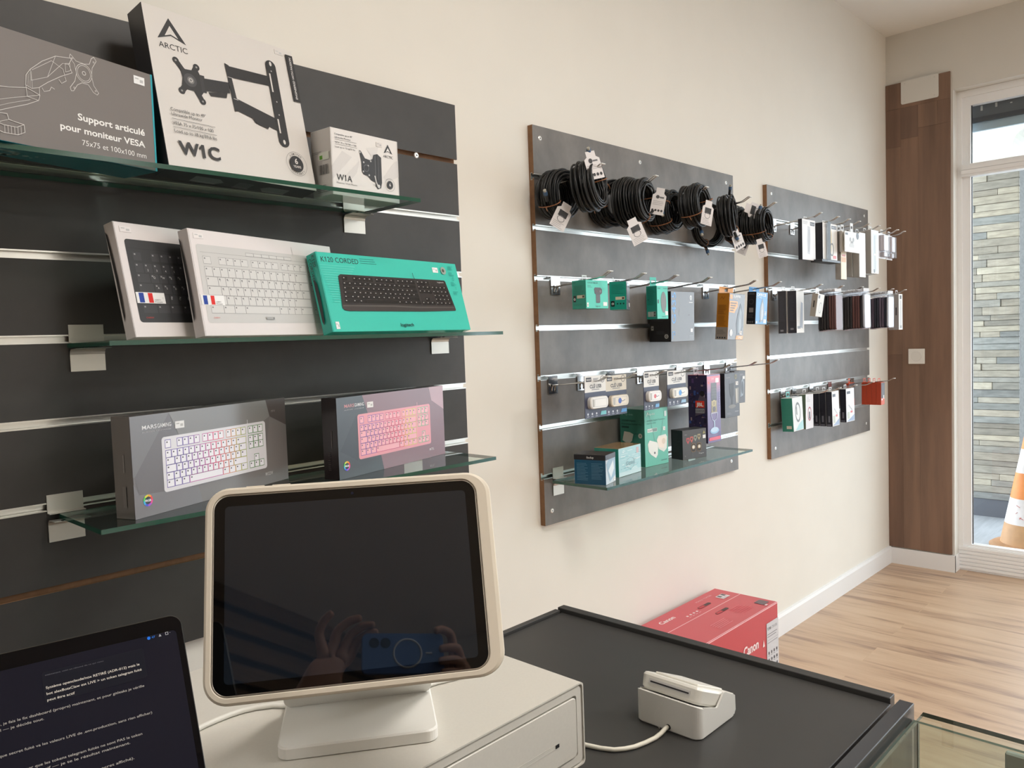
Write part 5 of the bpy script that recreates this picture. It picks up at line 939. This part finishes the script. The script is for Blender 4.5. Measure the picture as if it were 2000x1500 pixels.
p.text(F, 'Canon', 250, 250, 34, CW, x1=364, bold=.03); p.poly(F, [(396, 240), (404, 266), (412, 240)], CW); p.rect(F, .5, 372, 523, 375, (244, 200, 204))
p.rect(F, 428, 0, 523.5, 318, (206, 206, 210)); p.text(F, 'PIXMA', 434, 290, 12, (60, 60, 66), x1=466, bold=.01); p.text(F, 'TS4150i', 470, 290, 11, (110, 110, 116), x1=512)
p.lines(F, 434, 518, 276, 9, 2, 3, (130, 130, 136), .3, 3); p.rect(F, 434, 252, 518, 253, (130, 130, 136)); p.lines(F, 434, 516, 244, 8, 1, 2.6, (140, 140, 146), .1, 4)
for r in range(4):
    for k in range(4): p.poly(F, rrect(9, 11, 2, 2, 444 + 21 * k, 204 - 26 * r), (70, 70, 78)); p.rect(F, 438 + 21 * k, 193 - 26 * r, 450 + 21 * k, 195 - 26 * r, (130, 130, 136))
fin()

# ------------------------------------------------------------------ counter and glass display case
root = thing('counter', 'dark grey shop counter carrying the cash drawer and card reader', 'counter', T(0, 0, 0))
m = MB(); m.cbox(-.55, -1.2305, .857, 1.1035, -.6445, .875, .0008); m.build('worktop', COUNTER, root)
m = MB(); m.cbox(-.55, -.6435, .003, 1.100, -.632, .8802, .0008); m.build('rear_panel', COUNTER, root)
m = MB(); m.cbox(1.1042, -1.2292, .003, 1.1222, -.6338, .8825, .0008); m.build('end_panel', COUNTER, root)
m = MB(); m.cbox(-.55, -1.2580, .003, 1.110, -1.2392, .8822, .0008); m.build('front_panel', mat('front_panel_dark', (60, 62, 66), .22), root)
m = MB(); m.cbox(-.55, -1.2305, .003, -.532, -.6445, .8565, .0008); m.build('side_panel', COUNTER, root)
vit = thing('glass_display_case', 'greenish glass display case joined to the front of the dark counter', 'display case', T(0, 0, 0))
def gl_box(name, x0, y0, z0_, x1, y1, z1):
    m = MB(); m.box(x0, y0, z0_, x1, y1, z1)
    dims = [x1 - x0, y1 - y0, z1 - z0_]; th_ = dims.index(min(dims))
    fm_ = {0: 2, 1: 2, 2: 1, 3: 1, 4: 0, 5: 0}
    for i in range(6):
        if fm_[i] != th_: m.m[i] = 1
        elif False: pass
    # faces 0,1 are z, 2,3 are y, 4,5 are x
    m.m = [0 if {0: 2, 1: 2, 2: 1, 3: 1, 4: 0, 5: 0}[i] == th_ else 1 for i in range(6)]
    return m.build(name, [CASEGLASS, mat('case_edge', (84, 96, 88), .1)], vit)
gl_box('end_pane', 1.098, -2.3, .004, 1.104, -1.2662, .862); gl_box('top_pane', .35, -2.3, .8625, 1.120, -1.2662, .8685); gl_box('back_pane', .2, -1.2655, .004, 1.104, -1.2590, .8620)
m = MB(); m.cbox(1.088, -1.40, .838, 1.0975, -1.368, .8615, .002); m.build('pane_clamp', mat('clamp_grey', (150, 156, 150), .3), vit)

# ------------------------------------------------------------------ cash drawer
cd = thing('cash_drawer', 'cream white metal cash drawer lying on the dark counter under the tablet stand', 'cash drawer', T(0, 0, 0))
x0, x1, y0, yb, zb, zt = .285, .7195, -1.0055, -.597, .8755, .9763
m = MB(); pr = rrect(x1 - x0, zt - zb, .005, 4, (x0 + x1) / 2, (zb + zt) / 2); ins = lambda e: [((x0 + x1) / 2 + (x - (x0 + x1) / 2) * (1 - 2 * e / (x1 - x0)), (zb + zt) / 2 + (z - (zb + zt) / 2) * (1 - 2 * e / (zt - zb))) for x, z in pr]
m.loft([[(x, yb, z) for x, z in pr], [(x, y0, z) for x, z in pr], [(x, y0, z) for x, z in ins(.0018)], [(x, y0 + .006, z) for x, z in ins(.0022)]], cap0=True, smooth=False); m.build('shell', WMETAL, cd)
m = MB(); m.loft([[(x, y0 + .001, z) for x, z in ins(.0042)], [(x, y0 + .001, z) for x, z in ins(.0125)], [(x, y0 + .008, z) for x, z in ins(.0128)]], smooth=False)
m.loft([[(x, y0 + .001, z) for x, z in ins(.0042)], [(x, y0 + .006, z) for x, z in ins(.0022)]], col=(60, 60, 60), smooth=False); m.add([(x, y0 + .0078, z) for x, z in ins(.0128)], [tuple(range(len(pr)))[::-1]]); m.build('front_frame', WMETAL, cd)
pr2 = rrect(x1 - x0 - .028, zt - zb - .029, .006, 5, (x0 + x1) / 2 + .0, (zb + zt) / 2); i2 = lambda e: [((x0 + x1) / 2 + (x - (x0 + x1) / 2) * (1 - e), (zb + zt) / 2 + (z - (zb + zt) / 2) * (1 - e * 5)) for x, z in pr2]
m = MB(); m.loft([[(x, y0 + .0078, z) for x, z in pr2], [(x, y0 + .0008, z) for x, z in pr2], [(x, y0, z) for x, z in i2(.004)]], cap1=True, smooth=False); fr_ = m.build('drawer_front', WMETAL, cd)
m = MB(); zc = .9165; q = rrect(.36, .0052, .0025, 4, .674 - .18, zc); q2 = rrect(.356, .0028, .0013, 4, .674 - .18, zc)
m.loft([[(x, y0 - .0001, z) for x, z in q], [(x, y0 - .0004, z) for x, z in q], [(x, y0 - .0003, z) for x, z in q2]], cap1=True, smooth=False); m.build('slot_groove', mat('groove_metal', (206, 203, 194), .45), fr_)
m = MB(); m.box(.6655, y0 - .0009, zc - .0020, .6715, y0 - .0003, zc + .0020); m.build('slot_hole', BLACK, fr_)

# ------------------------------------------------------------------ tablet on its stand
TH, TI = math.radians(-35.43), math.radians(-20.7)
TM = T(.2979, -.933, 1.0859) @ RZ(TH) @ RX(TI)
tb = thing('tablet', 'switched-off tablet in a cream bumper case, standing on the cash drawer', 'tablet', TM)
tw, thh = .2456, .1765; cx_, cz_ = tw / 2, thh / 2
def rl(e, y, r0=.0135): return [(cx_ + px + (0.0062 * max(0, px / (tw / 2)) ** 3 * min(1, max(0, (e - .003) / .004)) if e > .003 else 0), y, cz_ + pz) for px, pz in rrect(tw + 2 * e, thh + 2 * e, max(.002, r0 + e), 10)]
CREAM = mat('cream_rubber', (221, 211, 194), .55)
m = MB(); m.loft([rl(.0016, .0018), rl(.0016, -.0004), rl(.0022, -.0010), rl(.0060, -.0009), rl(.0076, .0004), rl(.0085, .003), rl(.0085, .009), rl(.0070, .0125), rl(-.01, .0128)], cap1=True); m.build('bumper_case', CREAM, tb)
m = MB(); m.loft([rl(.0016, .0016), rl(.0012, .0002), rl(.0003, -.0001), rl(0, .0002)], mis=[0, 1, 1]); m.build('metal_rim', [BLACK, mat('rim_alu', (176, 168, 158), .35, .6)], tb)
m = MB(); m.add(rl(0, .0001), [tuple(range(len(rl(0, 0))))[::-1]]); m.build('screen_glass', SCREENGLASS, tb)
m = MB(); pr = rrect(tw - .019, thh - .019, .004, 6, cx_, cz_); m.add([(x, -.00012, z) for x, z in pr], [tuple(range(len(pr)))[::-1]]); m.build('display', DISPLAY, tb)
m = MB(); m.add([(cx_ + .004 + .0014 * math.cos(k * pi / 8), -.00014, thh - .0048 + .0014 * math.sin(k * pi / 8)) for k in range(16)], [tuple(range(16))]); m.build('camera_dot', mat('lens_dot', (26, 28, 48), .1), tb)
m = MB()
for xx in (.028, .052): m.cbox(xx, .003, thh + .0083, xx + .017, .009, thh + .0093, .0004)
m.build('volume_button', CREAM, tb)
st = thing('tablet_stand', 'white folding tablet stand on the cash drawer', 'tablet stand', T(.4466, -.9335, zt) @ RZ(TH))
SW = mat('stand_white', (232, 230, 224), .42)
m = MB(); pr = rrect(.162, .125, .012, 6, 0, .0625); sh = lambda e: [(x * (1 - e / .081), .0625 + (y - .0625) * (1 - e / .0625)) for x, y in pr]
m.loft([[(x, y, .0004) for x, y in sh(.001)], [(x, y, .0014) for x, y in pr], [(x, y, .0118) for x, y in pr], [(x, y, .0134) for x, y in sh(.0016)]], cap0=True, cap1=True, smooth=False); m.build('base_plate', SW, st)
# leaning arm from the base hinge to the back of the tablet
a0, a1 = Vector((0, .098, .0136)), Vector((0, .0005, .128)); L = (a1 - a0).length; dy, dz = (a1 - a0).normalized().y, (a1 - a0).normalized().z
m = MB(); pr = rrect(.162, L, .016, 6, 0, L / 2); nn = Vector((0, -dz, dy))
def ap(x, s, t): v = a0 + Vector((0, dy, dz)) * s + nn * t; return (x, v.y, v.z)
m.loft([[ap(x * .995, s, -.0028) for x, s in pr], [ap(x, s, -.002) for x, s in pr], [ap(x, s, .0042) for x, s in pr], [ap(x * .995, s, .005) for x, s in pr]], cap0=True, cap1=True, smooth=False); m.build('arm', SW, st)
m = MB(); m.cyl((-.062, .1015, .0145), (.062, .1015, .0145), .0038, 14); m.build('hinge', mat('hinge_grey', (196, 194, 186), .4), st)
m = MB()
for xx in (-.0625, .0615): m.box(xx, .0965, .0152, xx + .001, .0975, .0185)
m.build('hinge_pin', mat('pin_dark', (90, 88, 84), .4), st)
m = MB(); m.tube([Vector(q) for q in ((.4525, -.7925, .9795), (.44, -.7755, .9799), (.4247, -.765, .9796), (.41, -.7595, .9796), (.3964, -.7577, .9796), (.38, -.758, .9796), (.3629, -.7597, .9796), (.33, -.77, .9796), (.30, -.79, .9796))], .0030, 10)
tag(m.build('charging_cable', mat('white_cable', (226, 224, 216), .4)), 'white cable running left from the tablet stand across the cash drawer', 'cable')
m = MB(); m.tube([Vector(q) for q in ((.578, -.872, .979), (.60, -.876, .979), (.622, -.884, .979), (.645, -.89, .979), (.672, -.884, .979), (.69, -.86, .979), (.70, -.81, .979))], .0022, 8)
tag(m.build('charging_cable', mat('white_cable', (226, 224, 216), .4)), 'white cable curling behind the right side of the tablet stand', 'cable')

# ------------------------------------------------------------------ card reader in its dock
dk = thing('card_reader_dock', 'white card reader charging dock standing on the dark counter', 'dock', T(0, 0, 0))
DW = mat('dock_white', (216, 214, 208), .35)
X0, X1, Y0, Y1 = .8475, .9435, -1.0860, -.9890
pr = [(x, y) for x, y in rrect(X1 - X0, Y1 - Y0, .011, 7, (X0 + X1) / 2, (Y0 + Y1) / 2)]
def dtop(x): return max(.8785, .9192 - .445 * (x - X0))
m = MB(); cxd, cyd = (X0 + X1) / 2, (Y0 + Y1) / 2
m.loft([[(cxd + (x - cxd) * .97, cyd + (y - cyd) * .97, .8754) for x, y in pr], [(x, y, .8772) for x, y in pr], [(x, y, dtop(x)) for x, y in pr], [(cxd + (x - cxd) * .955, cyd + (y - cyd) * .955, dtop(x) + .0003) for x, y in pr]], cap0=True, cap1=True, smooth=False); m.build('dock_body', DW, dk)
for ya, yb_ in ((Y0 + .0001, Y0 + .0028), (Y1 - .0028, Y1 - .0001)):
    m = MB(); q = [(.858, .879), (.938, .879), (.9415, .884), (.9405, .9035), (.9385, .9052), (.9150, .9165), (.9110, .9175), (.8960, .9045), (.8925, .9035), (.8600, .9155)]
    tri = tessellate_polygon([[Vector((*p, 0)) for p in q]])
    for yy in (ya, yb_): m.add([(x, yy, z) for x, z in q], [tuple(t) for t in tri])
    m.add([(x, ya, z) for x, z in q] + [(x, yb_, z) for x, z in q], [(i, (i + 1) % 10, 10 + (i + 1) % 10, 10 + i) for i in range(10)]); m.build('side_cheek', DW, dk)
m = MB(); m.box(.9385, Y0 + .003, .878, .9412, Y1 - .003, .9050); m.build('rear_lip', DW, dk)
m = MB(); m.tube([(X0 + .0005, -1.033 + .013 * math.cos(a), .8885 + .0155 * math.sin(a)) for a in [math.radians(k) for k in range(-70, 71, 10)]], .0006, 6); m.build('cable_relief', mat('dock_relief', (226, 224, 218), .35), dk)
m = MB(); m.cyl((X0 - .0006, -1.0405, .8812), (X0 + .004, -1.0405, .8812), .0036, 14); m.build('cable_port', BLACK, dk)
m = MB(); m.tube([Vector(q) for q in ((.851, -1.0395, .8812), (.842, -1.0395, .8806), (.830, -1.0402, .8790), (.818, -1.0400, .8782), (.800, -1.037, .8782), (.7839, -1.0326, .8782), (.772, -1.0262, .8782), (.7617, -1.0175, .8782), (.754, -1.003, .8782), (.7482, -.984, .8782), (.745, -.95, .8782), (.742, -.90, .8782), (.742, -.80, .8782))], .0028, 12); m.build('dock_cable', mat('dock_cable', (226, 222, 208), .4), dk)
RM = T(.8515, -1.0825, .9198) @ RYm(math.radians(24))
rd = thing('card_reader', 'white card reader resting in the dock, its black card slot facing the tablet', 'card reader', RM)
m = MB(); pr = rrect(.084, .090, .009, 7, .042, .045); sh2 = lambda e: [(.042 + (x - .042) * (1 - e / .042), .045 + (y - .045) * (1 - e / .045)) for x, y in pr]
m.loft([[(x, y, .0006) for x, y in sh2(.004)], [(x, y, .004) for x, y in sh2(.0012)], [(x, y, .0185) for x, y in sh2(0)], [(x, y, .0215) for x, y in sh2(.0016)], [(x, y, .0222) for x, y in sh2(.004)]], cap0=True, cap1=True, smooth=True); m.build('reader_body', mat('reader_white', (224, 221, 212), .3), rd)
m = MB(); m.cbox(.012, .012, .0218, .080, .076, .0250, .0012, seg=2); m.build('reader_screen_lid', mat('reader_white', (224, 221, 212), .3), rd)
m = MB(); m.box(-.00045, .014, .0090, .002, .076, .0152); m.build('slot_recess', mat('recess_grey', (196, 193, 190), .4), rd)
m = MB(); m.box(-.0007, .0155, .0105, .002, .0735, .0125); m.build('card_slot', mat('slot_black', (22, 20, 26), .4), rd)

# ------------------------------------------------------------------ laptop
LM = T(.255, -.98, 1.184) @ RZ(math.radians(-9.1)) @ RX(math.radians(-25))
lp = thing('laptop', 'open laptop with dark screen of grey text at the lower left', 'laptop', LM)
LH = .2135; DG = mat('space_grey', (74, 72, 68), .35, .7)
def lr(e, y, w=.304, h=LH): return [(-w / 2 + px, y, -h / 2 + pz) for px, pz in rrect(w + 2 * e, h + 2 * e, .009 + e, 8)]
m = MB(); m.loft([lr(-.0006, .0001), lr(0, .0006), lr(0, .0036), lr(-.0012, .0045)], cap1=True); m.build('lid', DG, lp)
m = MB(); n_ = len(lr(0, 0)); m.add(lr(-.0006, .00005), [tuple(range(n_))[::-1]]); m.build('bezel', mat('laptop_glass', (5, 5, 9), .06, spec=.22), lp)
def srect(e, y): return [(-.152 + px, y, -LH / 2 - .003 + pz) for px, pz in rrect(.294, .196, .003, 4)]
m = MB(); m.add(srect(0, -.00008), [tuple(range(len(srect(0, 0))))[::-1]]); scr = m.build('screen', mat('laptop_screen', (19, 19, 28), .08, spec=.2, emit=.6), lp)
m = MB(); q = Pen(m, 1, 1, 1); q.lv = 0
SH = 10.2  # text sits in lid millimetres measured from its top right corner
SG = (186, 180, 170); SG2 = (150, 146, 140)
q.poly(F, rrect(66.5, 21.5, 1.6, 4, -63, -30.2), (22, 22, 29))
q.text(F, 'maintenant, voici un résumé de ce qui reste', -94.3, -22.2, .9, (92, 92, 98), x1=-57.1)
q.text(F, 'Système openclaude/nox RETIRÉ (ADR-012) mais le', -94.8, -31.2, 1.75, SG, x1=-33.9, bold=.006); q.text(F, 'bot alexBotsClaw est LIVE > un token telegram fuité', -94.8, -35.3, 1.75, SG, x1=-33, bold=.006); q.text(F, 'peut être actif', -94.8, -39.5, 1.75, SG, x1=-77.8, bold=.006)
q.text(F, 'fuités), je fais le fix dashboard (propre) maintenant, et pour gitleaks je vérifie', -131, -47.2, 1.75, SG2, x1=-32.9, bold=.004); q.text(F, 'actuel — je décide tout.', -131, -51, 1.75, SG2, x1=-98, bold=.004)
q.text(F, '(chaque secret fuité va les valeurs LIVE de .env.production, sans rien afficher)', -131, -67.2, 1.75, SG2, x1=-30.4, bold=.004)
q.text(F, 'confirmer que les tokens telegram fuités ne sont PAS le token', -120, -79.6, 1.75, SG2, x1=-38.9, bold=.004); q.text(F, 'actif — je te le résultat maintenant.', -104, -83.2, 1.75, SG2, x1=-47.5, bold=.004); q.text(F, 'un secret affiché).', -74, -94, 1.75, SG2, x1=-46.2, bold=.004)
q.text(F, 'un audit complet des valeurs trouvées', -126, -107, 1.75, SG2, x1=-62, bold=.004)
q.disc(F, -25, -13.5, 1.2, (30, 96, 190), 12); q.text(F, '47', -23, -14.2, 1.6, (40, 110, 200), x1=-20.6); q.poly(F, [(-18, -14.2), (-17, -12.2), (-16, -14.2)], (150, 150, 154)); q.line(F, [(-13, -14), (-11.2, -14), (-11.2, -12.2), (-13, -12.2)], .3, (160, 160, 164), True); q.rect(F, -10.2, -13.2, -9.4, -12.9, (120, 120, 124))
m.build('screen_text', mat('screen_ink', rough=.4, spec=.1, attr=True, emit=.55), scr)
# base with keyboard deck and trackpad, hinged at the lid's lower edge and resting on a riser
LB = T(.255, -.98, 1.184) @ RZ(math.radians(-9.1)) @ T(0, -.0903, -.1935 - .0015)
B0 = LM.inverted() @ LB
m = MB(); pr = rrect(.304, .213, .009, 6, -.152, -.1085); sh3 = lambda e: [(-.152 + (x + .152) * (1 - e / .152), -.1085 + (y + .1085) * (1 - e / .1085)) for x, y in pr]
m.loft([[(x, y, -.0105) for x, y in sh3(.003)], [(x, y, -.008) for x, y in sh3(.0005)], [(x, y, -.001) for x, y in pr], [(x, y, 0) for x, y in sh3(.001)]], cap0=True, cap1=True, smooth=False); m.build('base', DG, lp, B0)
m = MB()
for r in range(6):
    for k in range(14): m.box(-.288 + k * .0196, -.036 - r * .0192, .0002, -.288 + k * .0196 + .0168, -.0196 - r * .0192, .0011)
m.build('keyboard', mat('key_black', (22, 22, 24), .5), lp, B0)
m = MB(); m.box(-.214, -.208, .0002, -.09, -.142, .0006); m.build('trackpad', mat('pad_grey', (64, 62, 60), .35, .5), lp, B0)
m = MB(); m.cyl((-.27, .0015, -.001), (-.034, .0015, -.001), .0038, 12); m.build('hinge', BLACK, lp, B0)
rs = thing('laptop_riser', 'dark riser standing on the counter beneath the laptop', 'riser', T(.255, -.98, 0) @ RZ(math.radians(-9.1)))
zr = 1.184 - .1935 - .0015 - .0107
m = MB(); m.cbox(-.29, -.30, zr - .012, -.014, -.10, zr, .001); m.build('top', COUNTER, rs)
for a, b in ((-.285, -.265), (-.04, -.02)):
    m = MB(); m.cbox(a, -.22, .8756, b, -.11, zr - .0122, .001); m.build('leg', COUNTER, rs)

# ------------------------------------------------------------------ photographer, seen mirrored in the tablet, with the phone
CP = Vector((0, -1.59533, 1.38933))
def cw(r, u, b): return CP + _r2 * r + _u2 * u - _f * b
PM = Matrix(((_r2.x, _u2.x, -_f.x, CP.x), (_r2.y, _u2.y, -_f.y, CP.y), (_r2.z, _u2.z, -_f.z, CP.z), (0, 0, 0, 1)))
ph = thing('smartphone', 'blue smartphone with a pale charging ring, held up in both hands', 'phone', PM)
m = MB(); pr = rrect(.153, .074, .010, 6, .0545, -.019); sh5 = lambda e: [(.0545 + (x - .0545) * (1 - e / .0765), -.019 + (y + .019) * (1 - e / .037)) for x, y in pr]
m.loft([[(x, y, .0022) for x, y in sh5(.001)], [(x, y, .0030) for x, y in pr], [(x, y, .0092) for x, y in pr], [(x, y, .0100) for x, y in sh5(.001)]], cap0=True, cap1=True, smooth=False); m.build('phone_body', mat('phone_blue', (84, 116, 170), .25), ph)
m = MB(); m.tube([(.062 + .026 * math.cos(k * pi / 20), -.019 + .026 * math.sin(k * pi / 20), .0021) for k in range(40)], .0018, 6, closed=True); m.tube([(.096, -.019, .0021), (.108, -.019, .0021)], .0016, 6); m.build('charging_ring', mat('ring_white', (214, 214, 214), .5), ph)
for lx in (0, .021):
    m = MB(); m.loft([[(lx + q * math.cos(k * pi / 12), q * math.sin(k * pi / 12), z) for k in range(24)] for q, z in ((.0095, .0022), (.0092, .0012), (.007, .0009), (.0065, .0016))], cap1=True); m.build('camera_lens', mat('lens_black', (14, 14, 18), .08), ph)
m = MB(); m.add([(x, y, .01005) for x, y in sh5(.003)], [tuple(range(len(pr)))]); m.build('phone_screen', SCREENGLASS, ph)
def skinned(name, pts, edges, mt, parent=None, sub=2, root=0):
    me = bpy.data.meshes.new(name); me.from_pydata([tuple(p[0]) for p in pts], edges, []); o = bpy.data.objects.new(name, me); COL.objects.link(o)
    sk = o.modifiers.new('skin', 'SKIN'); sk.use_smooth_shade = True
    for v, p in zip(me.skin_vertices[0].data, pts): v.radius = (p[1], p[2] if len(p) > 2 else p[1]); v.use_root = False
    me.skin_vertices[0].data[root].use_root = True
    sb = o.modifiers.new('sub', 'SUBSURF'); sb.levels = sub; sb.render_levels = sub
    bpy.context.view_layer.update(); ev = o.evaluated_get(bpy.context.evaluated_depsgraph_get()); m2 = bpy.data.meshes.new_from_object(ev); bpy.data.objects.remove(o); m2.name = name
    m2.polygons.foreach_set('use_smooth', [True] * len(m2.polygons)); m2.materials.clear(); m2.materials.append(mt)
    o = bpy.data.objects.new(name, m2); COL.objects.link(o)
    if parent: o.parent = parent
    return o
SKIN = mat('skin', (186, 138, 112), .55); V3 = Vector
J = [(V3((-.34, -1.83, .66)), .13, .10), (V3((-.345, -1.80, .86)), .125, .095), (V3((-.35, -1.775, 1.01)), .135, .10), (V3((-.355, -1.75, 1.12)), .075, .06), (V3((-.358, -1.735, 1.17)), .052), (V3((-.36, -1.718, 1.21)), .062, .07), (V3((-.36, -1.708, 1.265)), .077, .09), (V3((-.36, -1.712, 1.325)), .066, .075)]
E_ = [(i, i + 1) for i in range(7)]
def chain(frm, pts):
    for p in pts: J.append(p); E_.append((frm, len(J) - 1)); frm = len(J) - 1
    return frm
ws = chain(2, [(V3((-.19, -1.775, 1.085)), .055), (V3((.02, -1.90, 1.03)), .040), (cw(.205, -.15, .06), .027), (cw(.188, -.105, .045), .027), (cw(.165, -.05, .026), .024)])
for f in ([(.155, -.005, .022), (.149, .022, .012), (.128, .026, .0), (.112, .02, -.006)], [(.162, -.018, .010), (.155, -.012, -.008), (.135, -.013, -.011), (.118, -.016, -.010)], [(.162, -.036, .008), (.152, -.034, -.008), (.132, -.036, -.011), (.116, -.038, -.010)], [(.156, -.056, .010), (.146, -.056, -.006), (.13, -.058, -.010), (.118, -.058, -.009)], [(.150, -.040, .032), (.13, -.026, .024), (.11, -.016, .019)]):
    chain(ws, [(cw(*q), rr) for q, rr in zip(f, (.0105, .0092, .0082, .0072))])
wl = chain(2, [(V3((-.51, -1.77, 1.085)), .055), (V3((-.33, -1.56, 1.10)), .040), (cw(-.155, -.155, .055), .028), (cw(-.132, -.11, .045), .028), (cw(-.085, -.05, .030), .026)])
for f in ([(-.090, -.005, .024), (-.100, .022, .015), (-.091, .044, .004), (-.076, .056, -.003)], [(-.070, .002, .027), (-.066, .028, .019), (-.045, .043, .008), (-.022, .047, .000)], [(-.052, -.006, .028), (-.040, .023, .021), (-.018, .035, .010), (.003, .034, .002)], [(-.042, -.022, .030), (-.028, .010, .025), (-.008, .023, .017), (.011, .024, .014)], [(-.060, -.076, .026), (-.030, -.078, .018), (.004, -.070, .010), (.034, -.068, .006)]):
    chain(wl, [(cw(*q), rr) for q, rr in zip(f, (.0110, .0095, .0085, .0074))])
for sx in (-1, 1):
    x = -.34 + .10 * sx; chain(0, [(V3((x, -1.80, .645)), .085), (V3((x + .01, -1.43, .62)), .060), (V3((x + .01, -1.46, .36)), .052), (V3((x + .01, -1.47, .10)), .036), (V3((x + .01, -1.36, .042)), .034, .03)])
pe = skinned('person', J, E_, SKIN)
tag(pe, 'seated person in dark clothes holding up a smartphone, mirrored in the tablet screen', 'person')
def garment(name, idx, grow, col):
    mp_ = {k: i for i, k in enumerate(idx)}; pts = [(J[k][0], *[v + grow for v in J[k][1:]]) for k in idx]
    skinned(name, pts, [(mp_[a], mp_[b]) for a, b in E_ if a in mp_ and b in mp_], mat(name + '_cloth', col, .85), pe)
garment('shirt', [0, 1, 2, 3, 8, 9, 10, ws - 0 and 33, 34, 35][:7] + [wl - 4, wl - 3, wl - 2], .012, (34, 35, 40))
garment('trousers', [0] + list(range(len(J) - 10, len(J) - 6)) + list(range(len(J) - 5, len(J) - 1)), .013, (40, 42, 52))
m = MB(); c = V3((-.36, -1.718, 1.285)); L_ = []
for i in range(7):
    a = pi / 2 * i / 7; L_.append([c + V3((.088 * math.cos(a) * math.cos(t), (.102 * math.cos(a)) * math.sin(t), .088 * math.sin(a) + (.0 if math.sin(t) < .2 else .03 * math.cos(a)))) for t in [2 * pi * k / 24 for k in range(24)]])
L_.append([c + V3((.004 * math.cos(2 * pi * k / 24), .004 * math.sin(2 * pi * k / 24), .089)) for k in range(24)])
m.loft(L_, cap1=True); m.build('hair', mat('hair', (40, 30, 25), .7), pe)
for sx in (-1, 1):
    m = MB(); m.loft([[V3((-.36 + .03 * sx + .011 * math.cos(a) * math.cos(t), -1.627 + .004 * math.sin(a), 1.272 + .008 * math.cos(a) * math.sin(t))) for t in [2 * pi * k / 12 for k in range(12)]] for a in (0, .5, 1.0, 1.4)], cap1=True); m.build('eye', mat('eye', (225, 222, 216), .3), pe)
    m = MB(); m.cbox(-.36 + .082 * sx - .006, -1.73, 1.245, -.36 + .082 * sx + .006, -1.70, 1.295, .005, seg=2); m.build('ear', SKIN, pe)
m = MB(); m.loft([[V3((-.36 + w_ * math.cos(t), y_, z_ + w_ * .8 * math.sin(t))) for t in [2 * pi * k / 10 for k in range(10)]] for w_, y_, z_ in ((.007, -1.632, 1.285), (.011, -1.622, 1.262), (.014, -1.612, 1.246), (.008, -1.606, 1.244))], cap1=True); m.build('nose', SKIN, pe)
m = MB(); m.tube([(-.385, -1.640, 1.215), (-.372, -1.632, 1.214), (-.36, -1.630, 1.2135), (-.348, -1.632, 1.214), (-.335, -1.640, 1.215)], .0035, 8); m.build('mouth', mat('lips', (160, 96, 88), .5), pe)
sl = thing('stool', 'plain dark stool under the seated person behind the counter', 'stool', T(-.34, -1.84, 0))
m = MB(); m.cyl((0, 0, .465), (0, 0, .495), .17, 28); m.build('seat', BLACK, sl)
for k in range(4):
    a = pi / 4 + k * pi / 2; m = MB(); m.tube([(.12 * math.cos(a), .12 * math.sin(a),   .4648), (.19 * math.cos(a), .19 * math.sin(a), .001)], .013, 10); m.build('leg', BLACK, sl)
